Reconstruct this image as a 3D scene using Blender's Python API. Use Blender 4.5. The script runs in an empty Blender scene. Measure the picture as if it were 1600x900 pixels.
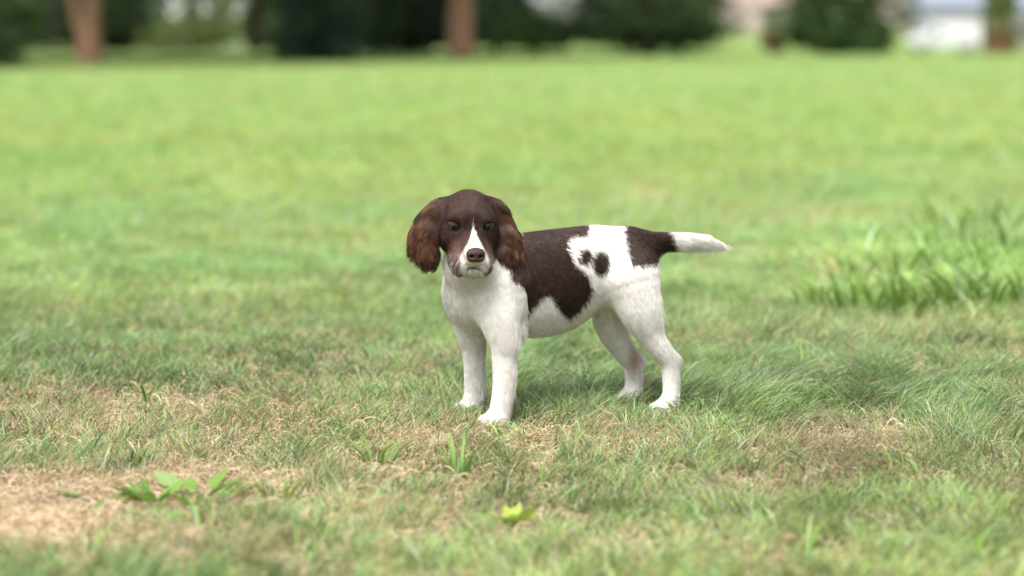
import bpy, math, random, os
import numpy as np
from mathutils import Vector, Matrix

SC = bpy.context.scene
COL = SC.collection
RNG = np.random.default_rng(11)
PI = math.pi

# ------------------------------------------------------------------ camera
LENS, CAM_H = 85.0, 0.65
FPX = LENS / 36.0 * 1600.0                       # focal length in photograph pixels
PITCH = math.atan((450 - 15) / FPX)              # horizon lies near the top edge of the frame
cam_d = bpy.data.cameras.new('camera')
cam_d.lens = LENS; cam_d.sensor_width = 36.0
cam_d.clip_start = 0.1; cam_d.clip_end = 3000
cam_d.dof.use_dof = True
cam_d.dof.focus_distance = 3.74
cam_d.dof.aperture_fstop = 2.5
cam = bpy.data.objects.new('camera', cam_d); COL.objects.link(cam)
cam.location = (0, 0, CAM_H); cam.rotation_euler = (PI / 2 - PITCH, 0, 0)
SC.camera = cam

# ------------------------------------------------------------------ sky, sun, exposure
SUN_EL, SUN_ROT = math.radians(62), math.radians(200)   # soft high light through thin cloud
W = bpy.data.worlds.new('World'); SC.world = W; W.use_nodes = True
nt = W.node_tree; bg = nt.nodes['Background']
sky = nt.nodes.new('ShaderNodeTexSky'); sky.sky_type = 'NISHITA'; sky.sun_disc = False
sky.sun_elevation = SUN_EL; sky.sun_rotation = SUN_ROT
sky.air_density = 1.0; sky.dust_density = 6.0; sky.ozone_density = 1.0
hs = nt.nodes.new('ShaderNodeHueSaturation'); hs.inputs['Saturation'].default_value = 0.30
nt.links.new(sky.outputs[0], hs.inputs['Color']); nt.links.new(hs.outputs[0], bg.inputs['Color'])
bg.inputs['Strength'].default_value = 0.13
sun_d = bpy.data.lights.new('sun', 'SUN'); sun_d.energy = 1.5; sun_d.angle = math.radians(35)
sun_d.color = (1.0, 0.97, 0.91)
sun = bpy.data.objects.new('sun', sun_d); COL.objects.link(sun)
# sun direction: behind-left of the camera, high
saz = math.radians(205)
sun_vec = Vector((math.sin(saz) * math.cos(SUN_EL), math.cos(saz) * math.cos(SUN_EL), math.sin(SUN_EL)))
sun.rotation_euler = sun_vec.to_track_quat('Z', 'Y').to_euler()
sky.sun_rotation = saz
SC.view_settings.view_transform = 'Standard'; SC.view_settings.look = 'None'
SC.view_settings.exposure = 1.18; SC.view_settings.gamma = 1.0
SC.view_settings.use_curve_mapping = False
SC.render.engine = 'CYCLES'
SC.cycles.use_denoising = True
SC.cycles.max_bounces = 6; SC.cycles.diffuse_bounces = 4; SC.cycles.transmission_bounces = 4
SC.cycles.transparent_max_bounces = 6
SC.cycles.caustics_reflective = False; SC.cycles.caustics_refractive = False
SC.cycles_curves.shape = 'RIBBONS'; SC.cycles_curves.subdivisions = 2


# ------------------------------------------------------------------ helpers
def hash2(ix, iy, seed):
    h = (ix.astype(np.int64) * 374761393 + iy.astype(np.int64) * 668265263 + seed * 1442695041) & 0xffffffff
    h = ((h ^ (h >> 13)) * 1274126177) & 0xffffffff
    return ((h ^ (h >> 16)) & 0xffff) / 65535.0
def vnoise(x, y, seed=0):
    ix = np.floor(x); iy = np.floor(y); fx = x - ix; fy = y - iy
    fx = fx * fx * (3 - 2 * fx); fy = fy * fy * (3 - 2 * fy)
    a = hash2(ix, iy, seed); b = hash2(ix + 1, iy, seed); c = hash2(ix, iy + 1, seed); d = hash2(ix + 1, iy + 1, seed)
    return (a + (b - a) * fx) * (1 - fy) + (c + (d - c) * fx) * fy
def fbm(x, y, seed=0, octs=4):
    s = 0; a = .5; t = 0
    for o in range(octs):
        s = s + a * vnoise(x * 2 ** o, y * 2 ** o, seed + o * 17); t += a; a *= .5
    return s / t
def sstep(a, b, x):
    t = np.clip((x - a) / (b - a), 0, 1); return t * t * (3 - 2 * t)
def noise3(p, scale, seed):
    q = p / scale
    return (vnoise(q[:, 0] + .37 * q[:, 2], q[:, 1] + .61 * q[:, 2], seed) + vnoise(q[:, 1] - .43 * q[:, 0] + 9, q[:, 2] * 1.1 + .2 * q[:, 0], seed + 5)) * .5

def tag(o, label=None, cat=None, group=None, kind=None):
    if label: o['label'] = label
    if cat: o['category'] = cat
    if group: o['group'] = group
    if kind: o['kind'] = kind
    return o
def empty(name, loc, rz=0):
    o = bpy.data.objects.new(name, None); COL.objects.link(o); o.location = loc; o.rotation_euler = (0, 0, rz)
    o.empty_display_size = .1
    return o
def link(name, me, m=None, parent=None):
    if m is not None and not me.materials: me.materials.append(m)
    o = bpy.data.objects.new(name, me); COL.objects.link(o)
    if parent is not None: o.parent = parent
    return o
def mesh_np(name, V, F, smooth=True):
    """V (n,3), F (m,k) with equal-size faces"""
    V = np.asarray(V, np.float32); F = np.asarray(F, np.int32); k = F.shape[1]
    me = bpy.data.meshes.new(name)
    me.vertices.add(len(V)); me.vertices.foreach_set('co', V.ravel())
    me.loops.add(F.size); me.loops.foreach_set('vertex_index', F.ravel())
    me.polygons.add(len(F)); me.polygons.foreach_set('loop_start', np.arange(0, F.size, k, dtype=np.int32))
    me.polygons.foreach_set('loop_total', np.full(len(F), k, np.int32))
    if smooth: me.polygons.foreach_set('use_smooth', np.ones(len(F), bool))
    me.update(calc_edges=True); return me
def set_color(me, cols, domain='POINT', name='tint'):
    a = me.attributes.new(name, 'FLOAT_COLOR', domain)
    c = np.ones((len(cols), 4), np.float32); c[:, :3] = cols
    a.data.foreach_set('color', c.ravel())
def hair(name, P, R, cols, m, parent=None):
    """P (n,k,3) strand points, R (n,k) radii, cols (n,3): one hair-curves object"""
    n, k, _ = P.shape
    cu = bpy.data.hair_curves.new(name)
    cu.add_curves([k] * n)
    cu.attributes['position'].data.foreach_set('vector', P.astype(np.float32).ravel())
    ra = cu.attributes.get('radius') or cu.attributes.new('radius', 'FLOAT', 'POINT')
    ra.data.foreach_set('value', R.astype(np.float32).ravel())
    set_color(cu, cols, 'CURVE')
    cu.materials.append(m)
    o = bpy.data.objects.new(name, cu); COL.objects.link(o)
    if parent is not None: o.parent = parent
    return o

def mat(name, color=(.5, .5, .5), rough=.6, spec=.3, attr=None, transl=0.0, noise=None, bump=None, coat=0.0, metal=0.0, sheen=0.0):
    """Principled material; attr = colour attribute; noise = (scale, colour2, amount); transl = translucent share"""
    m = bpy.data.materials.new(name); m.use_nodes = True; nt = m.node_tree; N = nt.nodes; L = nt.links
    b = N['Principled BSDF']; out = N['Material Output']
    b.inputs['Roughness'].default_value = rough; b.inputs['Specular IOR Level'].default_value = spec
    b.inputs['Coat Weight'].default_value = coat; b.inputs['Metallic'].default_value = metal
    b.inputs['Sheen Weight'].default_value = sheen
    csock = None
    if attr:
        a = N.new('ShaderNodeAttribute'); a.attribute_name = attr; csock = a.outputs['Color']
    else:
        b.inputs['Base Color'].default_value = (*color, 1)
    tc = N.new('ShaderNodeTexCoord')
    if noise:
        sc, c2, amt = noise
        nz = N.new('ShaderNodeTexNoise'); nz.inputs['Scale'].default_value = sc; nz.inputs['Detail'].default_value = 5
        L.new(tc.outputs['Object'], nz.inputs['Vector'])
        rp = N.new('ShaderNodeMapRange'); rp.inputs[1].default_value = .35; rp.inputs[2].default_value = .65
        rp.inputs[3].default_value = 0; rp.inputs[4].default_value = amt
        L.new(nz.outputs['Fac'], rp.inputs[0])
        mx = N.new('ShaderNodeMix'); mx.data_type = 'RGBA'
        L.new(rp.outputs[0], mx.inputs[0])
        if csock is not None: L.new(csock, mx.inputs[6])
        else: mx.inputs[6].default_value = (*color, 1)
        mx.inputs[7].default_value = (*c2, 1); csock = mx.outputs[2]
    if csock is not None: L.new(csock, b.inputs['Base Color'])
    if bump:
        sc, st = bump
        nb = N.new('ShaderNodeTexNoise'); nb.inputs['Scale'].default_value = sc; nb.inputs['Detail'].default_value = 6
        L.new(tc.outputs['Object'], nb.inputs['Vector'])
        bp = N.new('ShaderNodeBump'); bp.inputs['Strength'].default_value = st; bp.inputs['Distance'].default_value = .02
        L.new(nb.outputs['Fac'], bp.inputs['Height']); L.new(bp.outputs[0], b.inputs['Normal'])
    if transl > 0:
        t = N.new('ShaderNodeBsdfTranslucent'); ms = N.new('ShaderNodeMixShader'); ms.inputs[0].default_value = transl
        if csock is not None: L.new(csock, t.inputs['Color'])
        else: t.inputs['Color'].default_value = (*color, 1)
        L.new(b.outputs[0], ms.inputs[1]); L.new(t.outputs[0], ms.inputs[2]); L.new(ms.outputs[0], out.inputs['Surface'])
    return m

# ground intersection of a line of sight given in photograph pixels (used to survey where things stand)
def spot(px, py, z=0.0):
    d = np.array([px - 800, FPX * math.cos(PITCH) + (450 - py) * math.sin(PITCH), -FPX * math.sin(PITCH) + (450 - py) * math.cos(PITCH)])
    t = (z - CAM_H) / d[2]
    return d[0] * t, d[1] * t

# ------------------------------------------------------------------ terrain
DOG = (0.09, 3.87)
def ground_z(x, y):
    x = np.asarray(x, float); y = np.asarray(y, float)
    near = 1 - sstep(10, 30, y)
    z = (fbm(x * 1.6 + 3, y * 1.6, 5, 3) - .5) * .05 * near + (fbm(x * 6, y * 6, 9, 2) - .5) * .012 * near
    flat = sstep(.22, .55, np.hypot((x - DOG[0]) * .9, y - DOG[1]))
    z = z * flat
    z = z + (fbm(x * .22, y * .22, 21, 2) - .5) * .10 * sstep(8, 16, y) * (1 - sstep(24, 34, y))
    z = z - 1.95 * sstep(28, 160, y) - .15 * sstep(30, 60, y) * sstep(2, 12, x)
    z = z + 6 * sstep(230, 700, y)
    return z
# ------------------------------------------------------------------ lawn: colour zones, ground sheet, grass
def ellipse_mask(x, y, px, py, rx, ry, soft=.6):
    """soft patch on the ground, surveyed as centre and half-sizes"""
    cx, cy = spot(px, py); wx = rx * cy / FPX; wy = ry * cy * cy / (FPX * CAM_H)
    d = np.hypot((x - cx) / wx, (y - cy) / wy)
    d = d + (fbm(x * 7, y * 5, 61, 3) - .5) * .9
    return 1 - sstep(1 - soft, 1 + soft * .5, d)
DRY = [(30, 810, 200, 60, 1.0), (330, 745, 170, 18, .8), (120, 760, 200, 22, .8), (640, 690, 150, 34, .68), (560, 735, 240, 40, .6), (300, 660, 440, 70, .62), (790, 705, 220, 34, .45), (90, 622, 170, 22, .55),
       (500, 610, 220, 26, .45), (1310, 705, 180, 55, .8), (1200, 765, 160, 26, .6), (930, 690, 170, 24, .65), (1250, 420, 170, 40, .35), (1130, 430, 90, 30, .35), (690, 560, 70, 20, .35),
       (1290, 560, 220, 24, .4), (1010, 300, 60, 20, .4), (760, 760, 90, 24, .4), (1560, 770, 70, 22, .5), (330, 560, 250, 20, .3), (1250, 340, 160, 22, .35), (420, 640, 120, 20, .55), (180, 865, 380, 45, .6), (620, 800, 320, 40, .5), (1000, 840, 300, 40, .35), (450, 790, 200, 40, .6)]
WEEDS = [(300, 782, .11), (238, 786, .09), (152, 786, .08), (425, 778, .09), (592, 718, .08), (716, 738, .085), (845, 756, .06), (956, 732, .04), (655, 828, .07), (797, 812, .06), (135, 872, .07), (232, 622, .09), (60, 692, .09), (1436, 758, .05), (1262, 868, .06), (1378, 815, .05), (470, 872, .06), (1140, 690, .04)]
BARE = [(5, 820, 215, 60, 1.0), (200, 780, 230, 30, .82), (345, 758, 130, 22, .8), (60, 770, 130, 22, .8), (590, 742, 60, 10, .3), (640, 690, 60, 10, .3)]
def zones(x, y):
    sunlit = sstep(-2.2, 2.6, y - (8.6 + .55 * x) + (fbm(x * .8, y * .5, 71, 3) - .5) * 4)  # sunlight beyond a slanted shade line, painted into the far lawn's colour
    dry = .25 * (1 - sstep(4.1, 6.0, y)) * (1 - .55 * (1 - sstep(2.95, 3.3, y))) + .05
    dry = dry + (fbm(x * 2.2, y * 1.4, 33, 3) - .52) * .7 * (1 - sunlit) * (1 - .75 * sstep(4.4, 6.5, y))
    for d in DRY: dry = np.maximum(dry, d[4] * ellipse_mask(x, y, *d[:4]))
    fes = np.maximum(ellipse_mask(x, y, 1230, 610, 420, 70), .9 * ellipse_mask(x, y, 900, 600, 260, 60))
    fes = np.maximum(fes, .8 * ellipse_mask(x, y, 1500, 660, 200, 70))
    dry = dry * (1 - .75 * fes * (1 - ellipse_mask(x, y, 1310, 705, 130, 45)))
    bare = np.zeros_like(x)
    for d in BARE: bare = np.maximum(bare, d[4] * ellipse_mask(x, y, *d[:4], .75))
    return sunlit, np.clip(dry, 0, 1), np.clip(fes * .75, 0, 1), bare
G_SUNLIT, G_MID, G_FES = np.array([.285, .420, .095]), np.array([.278, .420, .125]), np.array([.280, .425, .150])  # first green has the sun on the far lawn painted in
STRAW, TAN, BROWN = np.array([.68, .55, .35]), np.array([.47, .35, .215]), np.array([.25, .165, .088])
def green_at(x, y, sunlit, fes):
    v = fbm(x * 1.1 + 40, y * .7, 81, 3); v2 = fbm(x * 4, y * 3, 83, 2)
    g = G_MID[None] * (1 - sunlit)[:, None] + G_SUNLIT[None] * sunlit[:, None]
    g = g * (1 - fes)[:, None] + G_FES[None] * fes[:, None]
    far = sstep(12, 26, y)
    g = g * (1 - far)[:, None] + np.array([.310, .440, .135])[None] * far[:, None]
    k = (1 - .8 * sstep(4.6, 7.5, y))
    g = g * (1 + (.60 * v - .30) * k)[:, None] * (1 + (.40 * v2 - .20) * k)[:, None]
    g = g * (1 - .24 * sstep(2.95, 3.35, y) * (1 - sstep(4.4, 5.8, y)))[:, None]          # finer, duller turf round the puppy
    g = g * (1 + (.76 * fbm(x * 9, y * 8, 87, 2) - .38) * k)[:, None]
    g[:, 0] *= .86 + .28 * vnoise(x * 2.3, y * 1.3, 85)
    return g

def build_ground():
    ys = np.concatenate([np.linspace(-4, 2, 8), np.linspace(2.2, 9, 110), 9 * np.exp(np.linspace(.02, math.log(2400 / 9), 110))])
    ts = np.linspace(-1, 1, 141); ts = np.sign(ts) * np.abs(ts) ** 1.6
    Yg, Tg = np.meshgrid(ys, ts, indexing='ij'); Xg = Tg * (6 + np.abs(Yg) * 1.6)
    x, y = Xg.ravel(), Yg.ravel(); z = ground_z(x, y)
    nr, nc = Yg.shape; i = np.arange(nr * nc).reshape(nr, nc)
    F = np.stack([i[:-1, :-1].ravel(), i[:-1, 1:].ravel(), i[1:, 1:].ravel(), i[1:, :-1].ravel()], 1)
    me = mesh_np('lawn', np.stack([x, y, z], 1), F)
    sunlit, dry, fes, bare = zones(x, y)
    g = green_at(x, y, sunlit, fes)
    soil = np.array([.085, .060, .034])[None] * (1 - .0 * dry)[:, None]
    thatch = soil * (1 - .65 * dry)[:, None] + (TAN * .8)[None] * (.65 * dry)[:, None]
    nearw = (1 - sstep(9, 17, y))[:, None]
    col = g * .54 * (1 - nearw) + (thatch * .65 + g * .30) * nearw
    col = col * (1 - bare[:, None]) + (TAN * .5)[None] * bare[:, None]
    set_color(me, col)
    m = mat('lawn_ground', rough=.95, spec=.05, attr='tint', noise=(1.7, (.16, .24, .065), .25), bump=(60, .5))
    o = link('lawn', me, m); tag(o, kind='structure'); return o

PAWS = []
def paw_spots():
    A = math.radians(202.4); c, s = math.cos(A), math.sin(A)
    return [(DOG[0] + c * a - s * b, DOG[1] + s * a + c * b) for a, b in ((.155, .064), (.152, -.056), (-.146, .060), (-.122, -.038))]

def blades(name, x, y, hgt, wid, col, m, lean_dir, lean, k=4):
    n = len(x); z = ground_z(x, y); S = np.linspace(0, 1, k)
    P = np.zeros((n, k, 3), np.float32); R = np.zeros((n, k), np.float32)
    for i, s in enumerate(S):
        P[:, i, 0] = x + lean_dir[:, 0] * hgt * lean * (.25 * s + .75 * s * s)
        P[:, i, 1] = y + lean_dir[:, 1] * hgt * lean * (.25 * s + .75 * s * s)
        P[:, i, 2] = z - .002 + hgt * s * np.sqrt(np.clip(1 - (lean * .8 * s) ** 2, .06, 1))
        R[:, i] = wid * .5 * (1 - .85 * s ** 2.2)
    return hair(name, P, R, col, m)

def build_grass():
    m = mat('grass_blade', rough=.42, spec=.32, attr='tint', transl=.22)
    def scatter(N, d0, d1, pw, half=.285, add=.16):
        u = np.linspace(d0, d1, 400); pdf = (half * u + add) * (np.maximum(u, 3.3)) ** -pw * (1 - sstep(.6 * d1, d1, u) * (d1 > 15)); cdf = np.cumsum(pdf); cdf /= cdf[-1]
        y = np.interp(RNG.random(N), cdf, u); x = (RNG.random(N) * 2 - 1) * (half * y + add)
        return x, y
    paws = paw_spots()
    def make(name, label, N, d0, d1, pw, wbase):
        x, y = scatter(N, d0, d1, pw)
        x = x + RNG.normal(0, .004, N)
        sunlit, dry, fes, bare = zones(x, y)
        tuft = fbm(x * 26, y * 26, 91, 2)                     # tufts: gathers height and density
        keep = RNG.random(N) < np.clip(.55 + (tuft - .5) * (2.0 - 1.4 * sstep(5, 9, y)), .10, 1) * (1 - .85 * bare) * (1 - .25 * dry)
        for pxy in paws: keep &= np.hypot(x - pxy[0], y - pxy[1]) > .017
        x, y, sunlit, dry, fes, bare, tuft = [a[keep] for a in (x, y, sunlit, dry, fes, bare, tuft)]; n = len(x)
        isdry = RNG.random(n) < np.clip(dry * .95 + .05 + .5 * bare, 0, .95)
        g = green_at(x, y, sunlit, fes) * (1 + (1.15 * RNG.random(n) ** 1.3 - .58) * (1 - .6 * sstep(4.6, 7, y)))[:, None]
        g = np.where((RNG.random(n) < .25)[:, None] & (y < 4.6)[:, None], g * .5, g); pale = (RNG.random(n) < .09)[:, None]; g = np.where(pale, np.array([.46, .54, .30])[None] * (.7 + .5 * RNG.random((n, 1))), g)
        g[:, 0] *= (.8 + .4 * RNG.random(n)); g[:, 2] *= (.7 + .8 * RNG.random(n))
        r = RNG.random(n)[:, None]; r2 = RNG.random(n)[:, None]
        st = np.where(r < .5, STRAW[None] * r2 + TAN[None] * (1 - r2), TAN[None] * r2 + BROWN[None] * (1 - r2))
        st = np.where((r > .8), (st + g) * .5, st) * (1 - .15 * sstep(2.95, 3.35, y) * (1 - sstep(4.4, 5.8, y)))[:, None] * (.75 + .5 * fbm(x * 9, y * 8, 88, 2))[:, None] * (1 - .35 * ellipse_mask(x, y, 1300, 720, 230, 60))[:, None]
        col = np.where(isdry[:, None], st, g)
        hgt = (.019 + .014 * RNG.random(n)) * (1 + (tuft - .5) * (1 - .6 * sstep(5, 9, y))) * (1 + .25 * fes) * (1 - .15 * isdry) * (1 + .25 * (RNG.random(n) < .04)) * (1 - .5 * bare)
        for wpx, wpy, wr_ in WEEDS:
            wx_, wy_ = spot(wpx, wpy); hgt *= .38 + .62 * sstep(.35 * wr_, wr_, np.hypot(x - wx_, (y - wy_ + .02) * .7))
        coarse = RNG.random(n) < .022 * (1 - sstep(5, 6.5, y))
        hgt = np.where(coarse, hgt * 1.2, hgt); col = np.where(coarse[:, None] & ~isdry[:, None], col * 1.15, col)
        tall = ellipse_mask(x, y, 1450, 425, 240, 85) * (RNG.random(n) < .5)
        hgt *= 1 + 1.3 * tall * RNG.random(n); col = col * (1 + .25 * tall)[:, None]
        hgt *= (.8 + .4 * fbm(x * 3, y * 3, 95, 2)) * (1 + .25 * sunlit)
        for pxy in paws:
            dd = np.hypot(x - pxy[0], (y - pxy[1] + .035) * .7); hgt *= .84 + .16 * sstep(.015, .055, dd)
        wid = wbase * (.7 + .6 * RNG.random(n)) * np.maximum(1, y / 4.2) ** .95 * (1 - .25 * fes) * (1 + .3 * sunlit) * (1 + .8 * tall) * (1 + .9 * coarse)
        a = RNG.random(n) * 2 * PI + 0.0
        flow = (vnoise(x * 7.5, y * 6.5, 101) - .5) * 6.0
        ld = np.stack([np.cos(a) * .8 + np.cos(flow) * (.6 + .5 * fes) + .25 * fes, np.sin(a) * .8 + np.sin(flow) * (.5 + .4 * fes)], 1)
        ld /= np.linalg.norm(ld, axis=1, keepdims=True) + 1e-6
        lean = np.clip(.30 + .55 * RNG.random(n) + .22 * fes + .2 * isdry, 0, 1.05)
        hgt *= 1 + .35 * lean
        o = blades(name, x, y, hgt, wid, col, m, ld, lean)
        tag(o, label, 'grass', kind='stuff')
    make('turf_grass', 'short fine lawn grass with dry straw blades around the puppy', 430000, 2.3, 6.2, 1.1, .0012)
    make('meadow_grass', 'soft green lawn grass stretching away behind the puppy', 270000, 6.0, 26, 1.9, .0016)
    # dead thatch lying between the living blades
    N = 150000
    x, y = scatter(N, 2.3, 5.4, 1.2); sunlit, dry, fes, bare = zones(x, y)
    keep = RNG.random(N) < np.clip(.12 + .55 * dry + 1.0 * bare, 0, 1) * (1 - .7 * fes)
    for pxy in paws: keep &= np.hypot(x - pxy[0], y - pxy[1]) > .016
    x, y, bare, dry = [a[keep] for a in (x, y, bare, dry)]; n = len(x)
    a = RNG.random(n) * 2 * PI; L = .018 + .030 * RNG.random(n); z = ground_z(x, y)
    P = np.zeros((n, 4, 3)); R = np.zeros((n, 4)); bend = RNG.normal(0, .5, n); up_ = RNG.random(n)
    for i, s in enumerate(np.linspace(0, 1, 4)):
        P[:, i, 0] = x + L * s * np.cos(a + bend * s); P[:, i, 1] = y + L * s * np.sin(a + bend * s)
        P[:, i, 2] = z + .001 + .016 * up_ ** 1.5 * np.sin(s * PI * (.5 + .5 * up_)); R[:, i] = .0008 * (1 - .6 * s)
    r = RNG.random(n)[:, None]; r2 = RNG.random(n)[:, None]
    st = np.where(r < .6, STRAW[None] * r2 + TAN[None] * (1 - r2), TAN[None] * r2 + BROWN[None] * (1 - r2))
    st = np.where(RNG.random((n, 1)) < .22, np.array([[.78, .66, .48]]), st) * (.7 + .5 * fbm(x * 14, y * 12, 89, 2))[:, None]
    o = hair('thatch', P, R, st, m); tag(o, 'dead straw coloured grass thatch lying on the ground in front', 'thatch', kind='stuff')
# ------------------------------------------------------------------ puppy
def build_puppy():
    ANG = math.radians(202.4)
    root = empty('puppy', (DOG[0], DOG[1], -0.003), ANG)
    tag(root, 'brown and white spaniel puppy standing sideways on the lawn, looking at the camera', 'puppy')
    AX = np.array([math.cos(ANG), math.sin(ANG), 0]); AY = np.array([-math.sin(ANG), math.cos(ANG), 0])
    # --- head frame (x: viewer's right, y: up, z: out of the face), millimetres
    HO = np.array([.1906, .0512, .3105])
    yaw = math.radians(9); pit = math.radians(-4); rol = math.radians(-1.5)
    fw = np.array([math.sin(yaw) * math.cos(pit), -math.cos(yaw) * math.cos(pit), math.sin(pit)])
    rt = np.cross(fw, [0, 0, 1.]); rt = -rt / np.linalg.norm(rt); upv = np.cross(fw, rt); upv /= np.linalg.norm(upv)
    if upv[2] < 0: upv = -upv
    rt, upv = rt * math.cos(rol) + upv * math.sin(rol), upv * math.cos(rol) - rt * math.sin(rol)
    loc = lambda v: np.array([v @ AX, v @ AY, v[2]])
    HM = np.stack([loc(rt), loc(upv), loc(fw)], 1)           # columns: head axes in puppy space
    hd = lambda x, y, z: HO + HM @ (np.array([x, y, z]) * .001)
    I3 = np.eye(3)
    prims = []   # type, data, smooth k, region, flow (puppy space), fur length, lift
    def ell(c, r, k, reg, flow, fl, lift=.16, M=I3): prims.append(('e', (np.array(c, float), np.array(r, float), M), k, reg, flow, fl, lift))
    def cone(a, b, ra, rb, k, reg, flow=None, fl=.008, lift=.18):
        a = np.array(a, float); b = np.array(b, float)
        if flow is None: flow = b - a
        prims.append(('c', (a, b, ra, rb), k, reg, flow, fl, lift))
    def hell(c, r, k, reg, flow, fl, lift=.25, rz=0, ry=0):
        Rm = np.array(Matrix.Rotation(math.radians(rz), 3, 'Z') @ Matrix.Rotation(math.radians(ry), 3, 'Y'))
        ell(hd(*c), np.array(r) * .001, k, reg, HM @ np.array(flow, float), fl, lift, HM @ Rm)
    def hcone(a, b, ra, rb, k, reg, flow, fl, lift=.25):
        cone(hd(*a), hd(*b), ra * .001, rb * .001, k, reg, HM @ np.array(flow, float), fl, lift)
    back = (-1, 0, -.28)
    # torso
    ell((.105, 0, .214), (.078, .061, .079), .03, 'torso', (-1, 0, -.5), .011)
    ell((.035, 0, .218), (.095, .062, .084), .03, 'torso', back, .009)
    ell((-.045, 0, .242), (.085, .053, .065), .03, 'torso', back, .009)
    ell((-.102, 0, .244), (.052, .051, .052), .025, 'torso', (-1, 0, -.5), .009)
    # chest front and neck
    ell((.160, -.010, .214), (.047, .056, .058), .025, 'chest', (.25, 0, -1), .011, .2)
    cone((.125, .0, .232), (.170, .026, .258), .060, .050, .02, 'neck', (.0, .02, -1), .010, .18)
    cone((.163, .020, .262), (.178, .030, .288), .045, .036, .015, 'neck', (.0, .02, -1), .009, .18)
    # fore legs
    def leg(pts, rad, reg, k=.014, fl=.008):
        A = np.array([(*p, r) for p, r in zip(pts, rad)]); A = np.vstack([2 * A[0] - A[1], A, 2 * A[-1] - A[-2]])
        C_ = []
        for i in range(1, len(A) - 2):                       # Catmull-Rom through joints and radii
            for t in (0, .2, .4, .6, .8):
                C_.append(.5 * (2 * A[i] + (A[i + 1] - A[i - 1]) * t + (2 * A[i - 1] - 5 * A[i] + 4 * A[i + 1] - A[i + 2]) * t * t + (3 * A[i] - A[i - 1] - 3 * A[i + 1] + A[i + 2]) * t ** 3))
        C_.append(A[-2])
        for i in range(len(C_) - 1):
            cone(C_[i][:3], C_[i + 1][:3], C_[i][3], C_[i + 1][3], .0, reg, fl=fl if i < len(C_) - 6 else .006)
    leg([(.138, .044, .218), (.141, .056, .168), (.136, .062, .134), (.1365, .062, .112), (.138, .063, .065), (.144, .063, .030), (.149, .064, .016)],
        [.036, .030, .0228, .0185, .0165, .0155, .0165], 'leg_lf', .014, .007)
    leg([(.160, -.030, .195), (.150, -.045, .140), (.144, -.051, .100), (.141, -.055, .050), (.143, -.056, .027), (.146, -.056, .015)],
        [.033, .0245, .0168, .0152, .0148, .016], 'leg_rf', .014, .007)
    cone((.112, .052, .150), (.130, .058, .140), .012, .018, .015, 'leg_lf', (-.4, 0, -1), .010)   # elbow
    # hind legs
    leg([(-.094, .036, .222), (-.106, .048, .172), (-.1205, .055, .134), (-.139, .058, .106), (-.1525, .058, .086), (-.156, .058, .063), (-.156, .059, .034), (-.150, .060, .015)],
        [.046, .0345, .0205, .0165, .0138, .0125, .0125, .016], 'leg_lh', .016, .007)
    cone((-.130, .056, .118), (-.163, .058, .093), .006, .008, .012, 'leg_lh', (-.5, 0, -1), .008)  # tendon to the heel
    leg([(-.094, -.030, .212), (-.092, -.036, .142), (-.115, -.038, .097), (-.1325, -.038, .070), (-.135, -.038, .036), (-.128, -.038, .014)],
        [.044, .0265, .0180, .0150, .0130, .0155], 'leg_rh', .016, .007)
    cone((-.112, -.038, .112), (-.146, -.038, .078), .006, .008, .012, 'leg_rh', (-.5, 0, -1), .008)
    # paws and toes
    for (px, py, reg, yw) in ((.153, .064, 'leg_lf', .15), (.150, -.056, 'leg_rf', .1), (-.146, .060, 'leg_lh', .15), (-.124, -.038, 'leg_rh', .05)):
        c, s = math.cos(yw), math.sin(yw)
        ell((px + .004 * c, py + .004 * s, .0135), (.0185, .0165, .0120), .01, reg, (1, .1, -.5), .007)
        for q, fx in ((-1.5, .013), (-.5, .019), (.5, .019), (1.5, .013)):
            ell((px + fx * c - q * .0083 * s, py + fx * s + q * .0083 * c, .0095), (.0115, .0062, .0092), .004, reg, (1, 0, -.4), .005)
    # tail
    tp = [(-.118, 0, .270), (-.160, 0, .2755), (-.186, 0, .2762), (-.215, 0, .2765), (-.245, .001, .2745), (-.274, .002, .269)]
    tr = [.026, .0170, .0138, .0122, .0098, .0040]
    for i in range(5): cone(tp[i], tp[i + 1], tr[i], tr[i + 1], .0, 'tail', (-1, .0, -.12), .010 if i < 2 else .020, .22)
    # head
    hell((0, 15, -13), (42.5, 48, 46), .012, 'head', (0, .3, -1), .006)
    hell((0, 4, 10), (35, 31, 27), .014, 'head', (0, 1, -.4), .005)
    hell((-27, -9, 0), (17, 24, 25), .012, 'head', (-.5, -1, -.6), .008)
    hell((27, -9, 0), (17, 24, 25), .012, 'head', (.5, -1, -.6), .008)
    hell((-18, 25, 19), (13, 8, 9), .016, 'head', (-.4, .9, -.4), .004)
    hell((18, 25, 19), (13, 8, 9), .016, 'head', (.4, .9, -.4), .004)
    hcone((0, -13, 22), (0, -26, 60), 22, 16.5, .013, 'muzzle', (0, .9, -.6), .003)
    hell((-17.5, -44, 45), (15, 19, 20), .007, 'muzzle', (-.6, -.8, -.5), .004)
    hell((15.5, -44, 46), (14.5, 19, 19), .007, 'muzzle', (.6, -.8, -.5), .004)
    hell((-20, -36, 29), (16, 22, 22), .012, 'muzzle', (-.6, -.8, -.6), .005)
    hell((18, -36, 30), (16, 22, 22), .012, 'muzzle', (.6, -.8, -.6), .005)
    hell((0, -54.5, 41), (13, 8.5, 15), .0045, 'chin', (0, -.8, -.5), .004)
    hcone((0, -52, 40), (0, -42, 0), 13, 24, .012, 'throat', (0, -.9, -.6), .008)
    # ears: broad flaps, wider below
    hell((-42, 33, -18), (18, 14, 12), .014, 'ear_r', (-.8, -.7, 0), .014, .3, 28)
    hell((-63, 6, -14), (20, 34, 9), .012, 'ear_r', (-.8, -1, .12), .026, .42, -20)
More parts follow.
